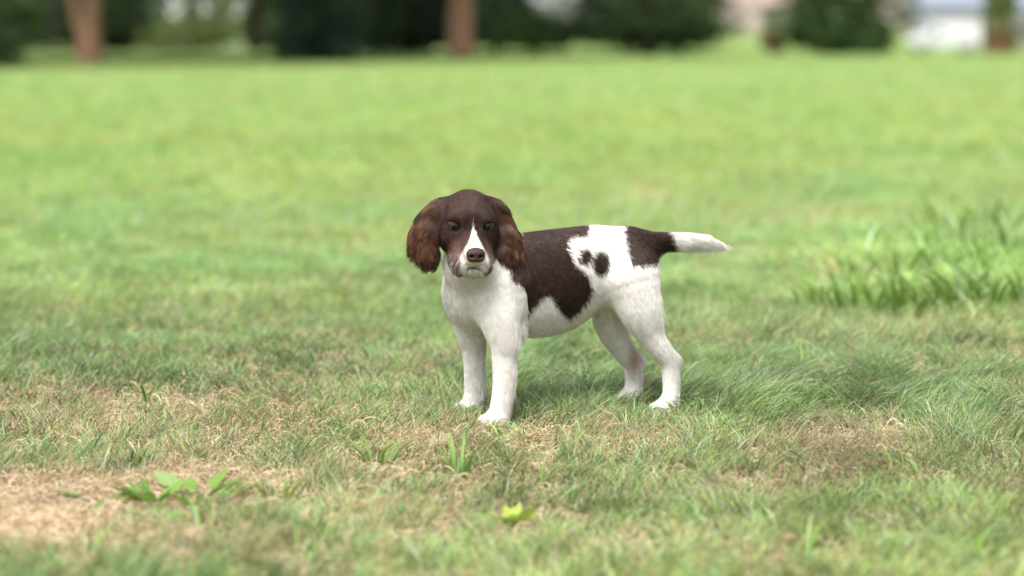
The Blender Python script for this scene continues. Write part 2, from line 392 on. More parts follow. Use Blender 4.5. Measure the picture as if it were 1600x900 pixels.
    hell((-69, -17, -9), (21, 28, 8), .010, 'ear_r', (-.6, -1, .15), .023, .42, 4)
    hell((-58, -41, -6), (12, 16, 7), .010, 'ear_r', (.1, -1, .1), .011, .3, 14)
    hell((40, 35, -18), (17, 14, 12), .014, 'ear_l', (.8, -.7, 0), .014, .3, -28)
    hell((55, 6, -12), (17, 34, 9.5), .012, 'ear_l', (.75, -1, .12), .024, .42, 16, 10)
    hell((62, -20, 0), (20, 27, 8.5), .010, 'ear_l', (.4, -1, .15), .025, .42, 4, 8)
    hell((59, -38, 6), (17, 14, 8), .010, 'ear_l', (-.1, -1, .1), .012, .3, 0, 8)

    def pd(pr, P):
        t, d = pr[0], pr[1]
        if t == 'e':
            c, r, M = d; q = (P - c) @ M
            k0 = np.sqrt(((q / r) ** 2).sum(-1)); k1 = np.sqrt(((q / (r * r)) ** 2).sum(-1)) + 1e-9
            return k0 * (k0 - 1) / k1
        a, b, ra, rb = d; ba = b - a; pa = P - a
        tt = np.clip((pa @ ba) / (ba @ ba), 0, 1)
        return np.sqrt(((pa - tt[..., None] * ba) ** 2).sum(-1)) - (ra + (rb - ra) * tt)
    # voxel field, each shape evaluated inside its own box only
    h = .0018; lo = np.array([-.31, -.105, -.006]); hi = np.array([.305, .17, .385])
    n = np.ceil((hi - lo) / h).astype(int) + 1
    gx = [lo[i] + np.arange(n[i]) * h for i in range(3)]
    D = np.full(n, .05, np.float32)
    def box(pr, pad):
        d = pr[1]
        if pr[0] == 'e': c, r, _ = d; a = c - r.max() - pad; b = c + r.max() + pad
        else: a = np.minimum(d[0] - d[2], d[1] - d[3]) - pad; b = np.maximum(d[0] + d[2], d[1] + d[3]) + pad
        i0 = np.clip(np.floor((a - lo) / h).astype(int), 0, n - 1); i1 = np.clip(np.ceil((b - lo) / h).astype(int) + 1, 1, n)
        return i0, i1
    def grid(i0, i1):
        return np.stack(np.meshgrid(gx[0][i0[0]:i1[0]], gx[1][i0[1]:i1[1]], gx[2][i0[2]:i1[2]], indexing='ij'), -1)
    def blend(o, d, k):
        hh = np.clip(k - np.abs(d - o), 0, None) / k
        return np.minimum(o, d) - hh * hh * k * .25
    limbs = {}
    for pr in prims:
        i0, i1 = box(pr, max(pr[2], .016) + .006); sl = tuple(slice(i0[i], i1[i]) for i in range(3))
        d = pd(pr, grid(i0, i1)).astype(np.float32)
        lim = pr[3][:3] in ('leg', 'tai')
        if lim:
            T_ = limbs.setdefault(pr[3], np.full(n, .05, np.float32)); T_[sl] = blend(T_[sl], d, .0007 if pr[2] == .0 else .005)
        else:
            D[sl] = blend(D[sl], d, pr[2])
    for T_ in limbs.values(): D = blend(D, T_, .024)
    limbs.clear()
    EYE_IN = 11.7
    # eye sockets (cut) and mouth crease
    eyes = []
    for ex in (-26.5, 25.0):       # seat each eyeball just behind the face surface
        zz = np.linspace(60, 0, 400); PP = np.array([hd(ex, 10.5, z) for z in zz]); ii = np.clip(np.round((PP - lo) / h).astype(int), 0, n - 1)
        dv = D[tuple(ii.T)]; zs = zz[np.argmax(dv < 0)]
        eyes.append((ex, 10.5, zs - EYE_IN))
    def cut(c, r, rz, k):
        Rm = np.array(Matrix.Rotation(math.radians(rz), 3, 'Z'))
        pr = ('e', (hd(*c), np.array(r) * .001, HM @ Rm))
        i0, i1 = box(pr, .01); sl = tuple(slice(i0[i], i1[i]) for i in range(3))
        d = -pd(pr, grid(i0, i1)); o = D[sl]; hh = np.clip(k - np.abs(d - o), 0, None) / k
        D[sl] = np.maximum(o, d) + hh * hh * k * .25
    for ex, ey, ez in eyes:
        cut((ex, ey - .3, ez + 12), (9.4, 7.4, 17), 8 if ex < 0 else -8, .003)
    cut((0, -48.5, 60), (12, 1.7, 12), 0, .002)
    cut((0, -42.5, 69), (1.3, 6.0, 6), 0, .002)
    # --- surface nets
    neg = D < 0; nx, ny, nz = D.shape
    corners = [(i, j, k) for i in (0, 1) for j in (0, 1) for k in (0, 1)]
    cs = [neg[i:nx - 1 + i, j:ny - 1 + j, k:nz - 1 + k] for i, j, k in corners]
    cnt = sum(c.astype(np.int8) for c in cs)
    cells = np.argwhere((cnt > 0) & (cnt < 8)); ci = cells
    cid = np.full((nx - 1, ny - 1, nz - 1), -1, np.int32); cid[tuple(ci.T)] = np.arange(len(ci))
    vals = {c: D[ci[:, 0] + c[0], ci[:, 1] + c[1], ci[:, 2] + c[2]] for c in corners}
    acc = np.zeros((len(ci), 3)); num = np.zeros(len(ci))
    for a in corners:
        for ax in range(3):
            if a[ax]: continue
            b = list(a); b[ax] = 1; b = tuple(b)
            va, vb = vals[a], vals[b]; m = (va < 0) != (vb < 0)
            t = np.where(m, va / np.where(m, va - vb, 1), 0)
            p = np.array(a, float)[None] + t[:, None] * (np.array(b) - np.array(a))[None]
            acc += p * m[:, None]; num += m
    V = lo + (ci + acc / num[:, None]) * h
    Q = []
    for ax in range(3):
        u, v = (ax + 1) % 3, (ax + 2) % 3
        s0 = [slice(None)] * 3; s1 = [slice(None)] * 3; s0[ax] = slice(0, -1); s1[ax] = slice(1, None)
        A, B = neg[tuple(s0)], neg[tuple(s1)]
        e = np.argwhere(A != B); e = e[(e[:, u] > 0) & (e[:, v] > 0) & (e[:, u] < D.shape[u] - 1) & (e[:, v] < D.shape[v] - 1)]
        sgn = A[tuple(e.T)]
        q = []
        for du, dv in ((1, 1), (0, 1), (0, 0), (1, 0)):
            c = e.copy(); c[:, u] -= du; c[:, v] -= dv; q.append(cid[tuple(c.T)])
        q = np.stack(q, 1); q[~sgn] = q[~sgn][:, ::-1]; Q.append(q)
    Q = np.concatenate(Q)
    # light smoothing
    E2 = np.concatenate([Q[:, [0, 1]], Q[:, [1, 2]], Q[:, [2, 3]], Q[:, [3, 0]]])
    far_ = np.linalg.norm(V - HO, axis=1); wm = sstep(.075, .10, far_) * sstep(.028, .045, V[:, 2])
    for it in range(12):
        w = .5 * (np.ones(len(V)) if it < 2 else wm)[:, None]
        S = np.zeros_like(V); cn = np.zeros(len(V))
        np.add.at(S, E2[:, 0], V[E2[:, 1]]); np.add.at(cn, E2[:, 0], 1)
        np.add.at(S, E2[:, 1], V[E2[:, 0]]); np.add.at(cn, E2[:, 1], 1)
        V = V * (1 - w) + w * S / cn[:, None]
    me = mesh_np('puppy_body', V, Q)
    NRM = np.zeros(len(V) * 3, np.float32); me.vertices.foreach_get('normal', NRM); NRM = NRM.reshape(-1, 3).astype(float)

    # --- regions, fur flow
    def region_data(P):
        ds = np.stack([pd(pr, P) for pr in prims], 1)
        w = np.exp(-np.clip(ds - ds.min(1, keepdims=True), 0, .05) / .010); w /= w.sum(1, keepdims=True)
        fl = np.array([np.asarray(pr[4], float) / np.linalg.norm(pr[4]) for pr in prims])
        names = sorted(set(pr[3] for pr in prims)); idx = np.array([names.index(pr[3]) for pr in prims])
        rw = np.stack([w[:, idx == i].sum(1) for i in range(len(names))], 1)
        return names, rw, w @ fl, w @ np.array([pr[5] for pr in prims]), w @ np.array([pr[6] for pr in prims])
    def polyd(x, y, poly):
        """signed distance to polygon, negative inside"""
        poly = np.array(poly); dmin = np.full(len(x), 9.0); ins = np.zeros(len(x), bool)
        for i in range(len(poly)):
            a = poly[i]; b = poly[(i + 1) % len(poly)]; e = b - a
            t = np.clip(((x - a[0]) * e[0] + (y - a[1]) * e[1]) / (e @ e), 0, 1)
            dmin = np.minimum(dmin, np.hypot(x - a[0] - t * e[0], y - a[1] - t * e[1]))
            c = (a[1] > y) != (b[1] > y)
            xi = a[0] + (y - a[1]) / (e[1] if abs(e[1]) > 1e-9 else 1e-9) * e[0]
            ins ^= c & (x < xi)
        return np.where(ins, -dmin, dmin)
    SADDLE = [(.123, .266), (.108, .302), (.090, .309), (.075, .345), (-.014, .345), (-.014, .312), (-.009, .292), (.024, .290), (.027, .275), (.014, .254),
              (-.010, .234), (-.017, .215), (-.012, .194), (.004, .176), (.021, .165), (.034, .173), (.050, .194), (.058, .207),
              (.070, .202), (.087, .184), (.107, .156), (.116, .175), (.121, .216)]
    RUMP = [(-.073, .297), (-.090, .330), (-.19, .33), (-.19, .287), (-.158, .272), (-.142, .262), (-.132, .247), (-.088, .248), (-.078, .272)]
    HD = lambda P: ((P - HO) @ HM) * 1000.0
    def coat(P, rw, names, jit):
        """0 white .. 1 liver, by markings"""
        ay = np.abs(P[:, 1]); nz = (noise3(P, .014, 3) - .5) * .005 + jit
        x = P[:, 0] + .41 * (.055 - ay); z = P[:, 2]
        R = {nm: rw[:, i] for i, nm in enumerate(names)}
        body = np.minimum(polyd(x, z, SADDLE), polyd(x, z, RUMP))
        body = np.minimum(body, np.hypot(x + .003, z - .263) - .0113)
        body = np.minimum(body, np.hypot((x + .031) / .85, z - .252) - .0196)
        tail_d = np.maximum(-.178 - P[:, 0], P[:, 0] + .12)
        body = np.where(R['tail'] > .5, np.where(P[:, 0] < -.16, tail_d, body), body)
        dk = sstep(.0022, -.0022, body + nz)
        legs = R['leg_lf'] + R['leg_rf'] + R['chest'] + R['neck']
        dk = np.where((R['leg_lf'] + R['leg_rf'] > .6) | (P[:, 2] < .15), 0, dk)
        dk = dk * np.where(R['neck'] + R['chest'] > .5, sstep(.128, .122, x), 1)
        # head
        q = HD(P); hx, hy, hz = q.T
        head = R['head'] + R['muzzle'] + R['chin'] + R['throat'] + R['ear_l'] + R['ear_r']
        hk = np.ones(len(P))
        wdt = np.interp(-hy, [-40, -36, -16, -10, 2, 10, 18, 27, 36, 46, 60], [-.9, -.4, -.1, .9, 4.8, 9.2, 15, 19, 20.5, 19, 14])
        front = sstep(8, 20, hz)
        hk = 1 - sstep(1.2, -1.2, np.abs(hx - .5) - wdt + nz * 160) * front
        sidew = (sstep(-24, -38, hy) * sstep(24, 40, hz)) * .48 * sstep(.40, .60, noise3(P, .0015, 8))   # ticking on the lips
        hk = np.clip(hk - sidew, 0, 1)
        lipz = sstep(-36, -41, hy) * (np.abs(hx) < 24) * sstep(40, 52, hz)
        hk = np.maximum(hk, lipz * .42 * sstep(.35, .6, noise3(P, .0014, 19)))
        hk = np.where(R['chin'] > .45, .16 + .25 * (np.abs(hx) > 11), hk)
        hk = np.where(R['throat'] > .5, 0.05, hk)
        hk = np.where((hz < -22) & (hy < -32) & (R['ear_l'] + R['ear_r'] < .3), 0, hk)
        return dk * (1 - (head > .5)) + hk * (head > .5)
    WHITE = np.array([.79, .77, .73]); LIVER = np.array([.027, .0142, .0112]); EAR = np.array([.215, .100, .048]); PINK = np.array([.62, .40, .33])
    def colours(P, rw, names, jit=0.0, rnd=None):
        dk = coat(P, rw, names, jit)
        if rnd is None: rnd = np.full(len(P), .5)
        R = {nm: rw[:, i] for i, nm in enumerate(names)}
        er = np.clip(R['ear_l'] + R['ear_r'], 0, 1); q = HD(P)
        liver = LIVER[None] * (.45 + 1.15 * rnd)[:, None]; liver[:, 0] *= 1 + .15 * sstep(.26, .31, P[:, 2])
        wv = .25 * noise3(P, .012, 31) + .75 * rnd
        edge = sstep(38, 60, np.abs(q[:, 0]))  # chestnut flaps; shadow beside the face and backlit rim painted into colour
        earc = (LIVER * .9)[None] + (EAR - LIVER)[None] * np.clip((wv * 2.0 - .50) * (.18 + .95 * edge), 0, 1.5)[:, None]
        dark = liver * (1 - er[:, None]) + earc * er[:, None]
        hd_ = np.clip(R['head'], 0, 1)[:, None]; fh = sstep(18, 46, q[:, 1])[:, None]
        dark = dark + np.array([.034, .022, .017])[None] * fh * hd_ * (.5 + rnd)[:, None]        # lighter forehead, with the crown's grey sheen painted into the colour
        brow = np.exp(-(((np.abs(q[:, 0]) - 20) / 8) ** 2 + ((q[:, 1] - 25) / 3.5) ** 2)) * (q[:, 2] > 8)       # tan over the eyes
        dark = dark + np.array([.085, .037, .014])[None] * (brow * .5)[:, None]
        mz = np.clip(R['muzzle'], 0, 1) * sstep(10, -30, q[:, 1]); dark = dark + np.array([.17, .098, .066])[None] * (mz * .95 * sstep(20, 40, q[:, 2]))[:, None]
        white = WHITE[None] * (.82 + .26 * rnd)[:, None]
        return dark * dk[:, None] + white * (1 - dk)[:, None], dk
    names, rw, flow, flen, lift = region_data(V)
    vc, dk = colours(V, rw, names)
    q = HD(V)
    for ex, ey, ez in eyes:      # dark eyelid rims
        dd = np.hypot((q[:, 0] - ex) / 10.6, (q[:, 1] - ey) / 8.2)
        rim = sstep(1.12, .95, dd) * (q[:, 2] > 12)
        vc = vc * (1 - rim[:, None]) + np.array([.018, .010, .008]) * rim[:, None]
    lip = np.exp(-((q[:, 1] + 48.5 + np.abs(q[:, 0]) * .18) / 1.7) ** 2) * (np.abs(q[:, 0]) < 19) * (q[:, 2] > 44) * .9
    lip = np.maximum(lip, np.exp(-(q[:, 0] / 1.1) ** 2) * (q[:, 1] < -38) * (q[:, 1] > -48) * (q[:, 2] > 52) * .7)
    vc = vc * (1 - lip[:, None]) + np.array([.045, .024, .02]) * lip[:, None]
    names_i = {nm: i for i, nm in enumerate(names)}
    inner = np.exp(-(((V[:, 0] + .128) / .014) ** 2 + ((V[:, 2] - .083) / .026) ** 2)) * (rw[:, names_i['leg_rh']] > .5) * (V[:, 1] > -.034)   # bare skin inside the hind leg
    vc = vc * (1 - inner[:, None]) + np.array([.36, .20, .14]) * inner[:, None]
    set_color(me, vc)
    m_skin = mat('puppy_skin', rough=.75, spec=.15, attr='tint')
    body = link('body', me, m_skin, root)
    # --- fur: strands rooted on the skin, lying along the coat's lie, gathered in small locks
    from mathutils import kdtree
    tris = np.concatenate([Q[:, [0, 1, 2]], Q[:, [0, 2, 3]]])
    ta, tb, tc_ = V[tris[:, 0]], V[tris[:, 1]], V[tris[:, 2]]
    area = .5 * np.linalg.norm(np.cross(tb - ta, tc_ - ta), axis=1)
    ri = {nm: i for i, nm in enumerate(names)}
    headw = rw[:, [ri['head'], ri['muzzle'], ri['chin']]].sum(1); earw = rw[:, [ri['ear_l'], ri['ear_r']]].sum(1)
    dens = 1 + 1.6 * headw + 1.8 * earw
    w = area * dens[tris[:, 0]]
    NF = 190000
    pick = RNG.choice(len(tris), NF, p=w / w.sum())
    r1, r2 = RNG.random(NF), RNG.random(NF); s1 = np.sqrt(r1); b0, b1, b2 = 1 - s1, s1 * (1 - r2), s1 * r2
    T3 = tris[pick]
    bl = lambda A: (A[T3[:, 0]].T * b0 + A[T3[:, 1]].T * b1 + A[T3[:, 2]].T * b2).T
    P0 = bl(V); Nn = bl(NRM); Nn /= np.linalg.norm(Nn, axis=1, keepdims=True)
    names2, rwf, fl, ln, lf = region_data(P0)
    qh = HD(P0)
    keep = np.ones(NF, bool)
    for ex, ey, ez in eyes:
        dd = np.hypot((qh[:, 0] - ex) / 11.0, (qh[:, 1] - ey) / 8.8); keep &= ~((dd < 1) & (qh[:, 2] > 8))
    keep &= ~((np.abs(qh[:, 0]) < 13.5) & (np.abs(qh[:, 1] + 27.5) < 10) & (qh[:, 2] > 60))
    keep &= ~((np.abs(qh[:, 1] + 48.5 + np.abs(qh[:, 0]) * .18) < 1.5) & (np.abs(qh[:, 0]) < 18) & (qh[:, 2] > 42))
    keep &= P0[:, 2] > .002
    P0, Nn, rwf, fl, ln, lf, qh = [a[keep] for a in (P0, Nn, rwf, fl, ln, lf, qh)]
    n_ = len(P0); rnd = RNG.random(n_)
    Rg = {nm: rwf[:, i] for i, nm in enumerate(names2)}
    earf = np.clip(Rg['ear_l'] + Rg['ear_r'], 0, 1); tailf = Rg['tail']
    # radial lie on the face: back from the nose
    facef = np.clip(Rg['head'] + Rg['muzzle'] + Rg['chin'], 0, 1)
    away = qh - np.array([0, -24, 66.]); away /= np.linalg.norm(away, axis=1, keepdims=True) + 1e-9
    away = away @ HM.T
    fl = fl * (1 - facef)[:, None] * 1.0 + away * facef[:, None]
    T = fl - (fl * Nn).sum(1, keepdims=True) * Nn; T /= np.linalg.norm(T, axis=1, keepdims=True) + 1e-9
    B = np.cross(Nn, T)
    ang = (noise3(P0, .022, 41) - .5) * (.75 + 1.3 * earf) + (noise3(P0, .007, 43) - .5) * (.22 + 1.2 * earf) + RNG.normal(0, .16, n_)
    T, B = T * np.cos(ang)[:, None] + B * np.sin(ang)[:, None], B * np.cos(ang)[:, None] - T * np.sin(ang)[:, None]
    ln = ln * (.65 + .6 * RNG.random(n_)) * (1 + .5 * (RNG.random(n_) < .05))
    # longer feathering: back of the fore legs, tail underside, ear rims, chest
    rear = np.clip(-(Nn[:, 0]), 0, 1)
    legw = Rg['leg_lf'] + Rg['leg_rf'] + Rg['leg_lh'] + Rg['leg_rh']; lf = lf * (1 - .3 * (legw > .5))
    wisp = (RNG.random(n_) < .35)
    ln = ln * (1 + 1.9 * wisp * rear * (legw > .5) * (P0[:, 2] < .20)); lf = lf + .25 * rear * (legw > .5) * wisp
    ln = ln * (1 + .8 * wisp * ((Rg['chest'] + Rg['torso']) > .5) * np.clip(-Nn[:, 2] + .1, 0, 1))
    ln = ln * (1 + 1.3 * tailf * np.clip(-Nn[:, 2], 0, 1))
    rimd = sstep(60, 92, np.abs(qh[:, 0])) * earf + sstep(-30, -60, qh[:, 1]) * earf
    ln = ln * (1 + .35 * np.clip(rimd, 0, 1))
    ks = 5; S = np.linspace(0, 1, ks)
    ph = noise3(P0, .018, 51) * 12; wav = (.0042 * earf + .0002)
    PT = np.zeros((n_, ks, 3)); lift2 = lf * (.7 + .6 * rnd)
    for i, s in enumerate(S):
        out_ = lift2 * (s - .45 * s * s)
        PT[:, i] = P0 + ln[:, None] * (T * (s * np.sqrt(1 - np.minimum(lift2, .9) ** 2))[:, None] + Nn * out_[:, None]) \
            + B * (wav * s * np.sin(ph + s * 5.5))[:, None]
        PT[:, i, 2] -= (ln * .16 * s * s) * (1 + .6 * earf)
    PT[:, 0] -= Nn * .0006
    # locks
    nc = n_ // 24; cidx = RNG.choice(n_, nc, replace=False, p=(1 - .68 * (earf > .5)) / (1 - .68 * (earf > .5)).sum())
    kd = kdtree.KDTree(nc)
    for j, c in enumerate(cidx): kd.insert(P0[c], j)
    kd.balance()
    own = np.fromiter((cidx[kd.find(p)[1]] for p in P0), np.int64, n_)
    cl = (.26 + .46 * earf + .12 * tailf + .10 * Rg['chest'])
    for i, s in enumerate(S):
        PT[:, i] += (PT[own, i] - PT[:, i]) * (cl * s ** 1.3)[:, None]
    PT[:, :, 2] = np.maximum(PT[:, :, 2], .002)
    lockr = RNG.random(n_)[own]
    fc, fdk = colours(P0, rwf, names2, RNG.normal(0, .0024, n_), np.clip(.6 * lockr + .4 * rnd, 0, 1))
    innf = np.exp(-(((P0[:, 0] + .128) / .014) ** 2 + ((P0[:, 2] - .083) / .026) ** 2)) * (Rg['leg_rh'] > .5) * (P0[:, 1] > -.034)
    fc = fc * (1 - .8 * innf[:, None]) + np.array([.40, .23, .16]) * (.8 * innf[:, None])
    tick = (noise3(P0, .0035, 77) > .87) & (Rg['leg_lf'] > .5) & (P0[:, 2] < .11)
    fc[tick] *= .35
    rad0 = (.00030 + .00008 * rnd) * (1 - .25 * facef)
    RR = rad0[:, None] * (1 - .80 * S ** 1.5)[None]
    m_fur = mat('puppy_fur', rough=.42, spec=.32, attr='tint', transl=.10)
    groups = {'coat': ['torso', 'chest', 'neck', 'throat'], 'head_fur': ['head', 'muzzle', 'chin'], 'ear_fur': ['ear_l'], 'ear_fur_': ['ear_r'],
              'tail_fur': ['tail'], 'leg_fur': ['leg_lf'], 'leg_fur_': ['leg_rf'], 'leg_fur__': ['leg_lh'], 'leg_fur___': ['leg_rh']}
    main = np.argmax(rwf, 1)
    for gname, regs in groups.items():
        sel = np.isin(main, [names2.index(r) for r in regs])
        hair(gname.rstrip('_'), PT[sel], RR[sel], fc[sel], m_fur, root)
    # whiskers
    wp, wr = [], []
    for sx in (-1, 1):
        for j in range(9):
            a = hd(sx * (20 + RNG.random() * 5), -34 - RNG.random() * 12, 50 + RNG.random() * 8)
            d = HM @ np.array([sx * (1.0 + .3 * RNG.random()), -.75 + .5 * RNG.random(), .25 - .5 * RNG.random()]); d /= np.linalg.norm(d)
            L = .022 + .018 * RNG.random()
            wp.append([a + d * L * s + np.array([0, 0, -.010 * s * s]) for s in S]); wr.append(.00011 * (1 - .7 * S))
    hair('whiskers', np.array(wp), np.array(wr), np.full((len(wp), 3), .75), m_fur, root)
    # --- eyes
    def dome(r, a0, nseg=20, nring=8, sq=1.0):
        vs = [(0, 0, r)]; fs = []
        for i in range(1, nring + 1):
            a = a0 * i / nring
            for j in range(nseg):
                b = 2 * PI * j / nseg; vs.append((r * math.sin(a) * math.cos(b), r * math.sin(a) * math.sin(b), r * math.cos(a)))
        for j in range(nseg): fs.append((0, 1 + j, 1 + (j + 1) % nseg, 1 + (j + 1) % nseg))
        for i in range(nring - 1):
            for j in range(nseg):
                a = 1 + i * nseg + j; b = 1 + i * nseg + (j + 1) % nseg; fs.append((a, a + nseg, b + nseg, b))
        m = bpy.data.meshes.new('dome'); m.from_pydata(vs, [], [tuple(dict.fromkeys(f)) for f in fs])
        m.polygons.foreach_set('use_smooth', np.ones(len(m.polygons), bool)); return m
    m_ball = mat('eyeball', (.05, .03, .025), .06, .35)
    m_lid = mat('eyelid', (.018, .011, .009), .5, .25)
    m_iris = mat('iris', (.050, .030, .013), .04, .22, noise=(900, (.028, .017, .008), .8))
    m_pup = mat('pupil', (.004, .004, .004), .03, .25)
    ball = dome(.0112, PI * .98, 24, 14); iris = dome(.01135, .64, 24, 6); pup = dome(.0115, .42, 20, 4)
    lv, lf_ = [], []
    for i in range(32):
        t = 2 * PI * i / 32; sx, sy = 9.0 * math.cos(t), (6.5 if math.sin(t) > 0 else 6.7) * math.sin(t) - .1; rr = 11.55
        th = 1.05
        c0 = Vector((sx, sy, math.sqrt(rr * rr - sx * sx - sy * sy))); nrm = c0.normalized(); o_ = Vector((sx, sy, 0)).normalized()
        o_ = (o_ - nrm * o_.dot(nrm)).normalized()
        for j in range(8):
            b = 2 * PI * j / 8; lv.append(tuple((c0 + o_ * (th * (.55 + math.cos(b))) + nrm * th * .8 * math.sin(b)) * .001))
    for i in range(32):
        for j in range(8): lf_.append((i * 8 + j, ((i + 1) % 32) * 8 + j, ((i + 1) % 32) * 8 + (j + 1) % 8, i * 8 + (j + 1) % 8))
    lid = mesh_np('eyelid', lv, lf_)
    for ex, ey, ez in eyes:
        e = link('eye', ball, m_ball, root)
        M = Matrix([list(HM[i]) + [hd(ex, ey, ez)[i]] for i in range(3)] + [[0, 0, 0, 1]])
        e.matrix_local = M @ Matrix.Rotation(math.radians(9 if ex < 0 else -9), 4, 'Z') @ Matrix.Rotation(math.radians(-7), 4, 'Y')
        link('eyelid', lid, m_lid, e); link('iris', iris, m_iris, e); link('pupil', pup, m_pup, e)
    # --- nose pad
    nn = 26; vs = []; fs = []
    for i in range(nn):
        for j in range(nn * 2):
            th = PI * (i + .5) / nn; ph = 2 * PI * j / (nn * 2)
            x, y, z = math.sin(th) * math.cos(ph), math.sin(th) * math.sin(ph), math.cos(th)
            p = 2.6; s = (abs(x) ** p + abs(y) ** p + abs(z) ** p) ** (-1 / p); x *= s; y *= s; z *= s
            X, Y2, Zz = x * 14.2 * (1 + .12 * y), y * 11.5, z * 10.5
            Y2 += -1.2 * abs(x) * 2 + 1.0
            for sx in (-1, 1):        # nostrils: hollow commas
                d2 = ((X - sx * 6.6) / 3.6) ** 2 + ((Y2 + 1.8 + .25 * abs(X - sx * 8)) / 2.5) ** 2
                if z > 0: Zz -= 9.0 * math.exp(-d2 * 1.5)
            if z > 0: Zz -= 1.1 * math.exp(-(X / 1.0) ** 2) * (Y2 < 3)
            vs.append((X * .001, Y2 * .001, Zz * .001))
    for i in range(nn - 1):
        for j in range(nn * 2):
            a = i * nn * 2 + j; b = i * nn * 2 + (j + 1) % (nn * 2); fs.append((a, a + nn * 2, b + nn * 2, b))
    vs.append((0, 0, .0105)); 
    for j in range(nn * 2): fs.append((len(vs) - 1, j, (j + 1) % (nn * 2), (j + 1) % (nn * 2)))
    nm_ = bpy.data.meshes.new('nose'); nm_.from_pydata(vs, [], [tuple(dict.fromkeys(f)) for f in fs])
    nm_.polygons.foreach_set('use_smooth', np.ones(len(nm_.polygons), bool))
    m_nose = mat('nose_leather', (.030, .0145, .012), .42, .35, noise=(700, (.046, .024, .020), .6), bump=(900, .25))
    nose = link('nose', nm_, m_nose, root)
    nose.matrix_local = Matrix([list(HM[i]) + [hd(0.5, -26, 73.5)[i]] for i in range(3)] + [[0, 0, 0, 1]]) @ Matrix.Rotation(math.radians(-12), 4, 'X')
    return root
# ------------------------------------------------------------------ broad-leaved weeds and coarse grass
def leaf_mesh(name, L, Wd, arch, droop, fold=.25, shape='blade', nseg=7, twist=0.0):
    """leaf along +X from the origin, rising and arching over; folded along its midrib"""
    V, F = [], []
    for i in range(nseg + 1):
        s = i / nseg
        if shape == 'blade': w = Wd * .5 * (1 - s ** 2.6) * (.75 + .25 * min(1, s * 5))
        elif shape == 'oval': w = Wd * .5 * max(.10, math.sin(PI * min(1, max(0, (s - .12) / .88)) ** .85)) if s < .999 else 0
        else: w = Wd * .5 * (math.sin(PI * s ** .7) * (1 + .18 * math.sin(s * 23)) + .08 * (1 - s))
        x = L * (s * math.cos(arch) + .18 * s * s); z = L * (s * math.sin(arch) - droop * s * s)
        y0 = twist * L * s * s
        V += [(x, y0 - w, z + fold * w), (x, y0, z), (x, y0 + w, z + fold * w)]
    for i in range(nseg):
        a = i * 3
        F += [(a, a + 3, a + 4, a + 1), (a + 1, a + 4, a + 5, a + 2)]
    return mesh_np(name, V, F)
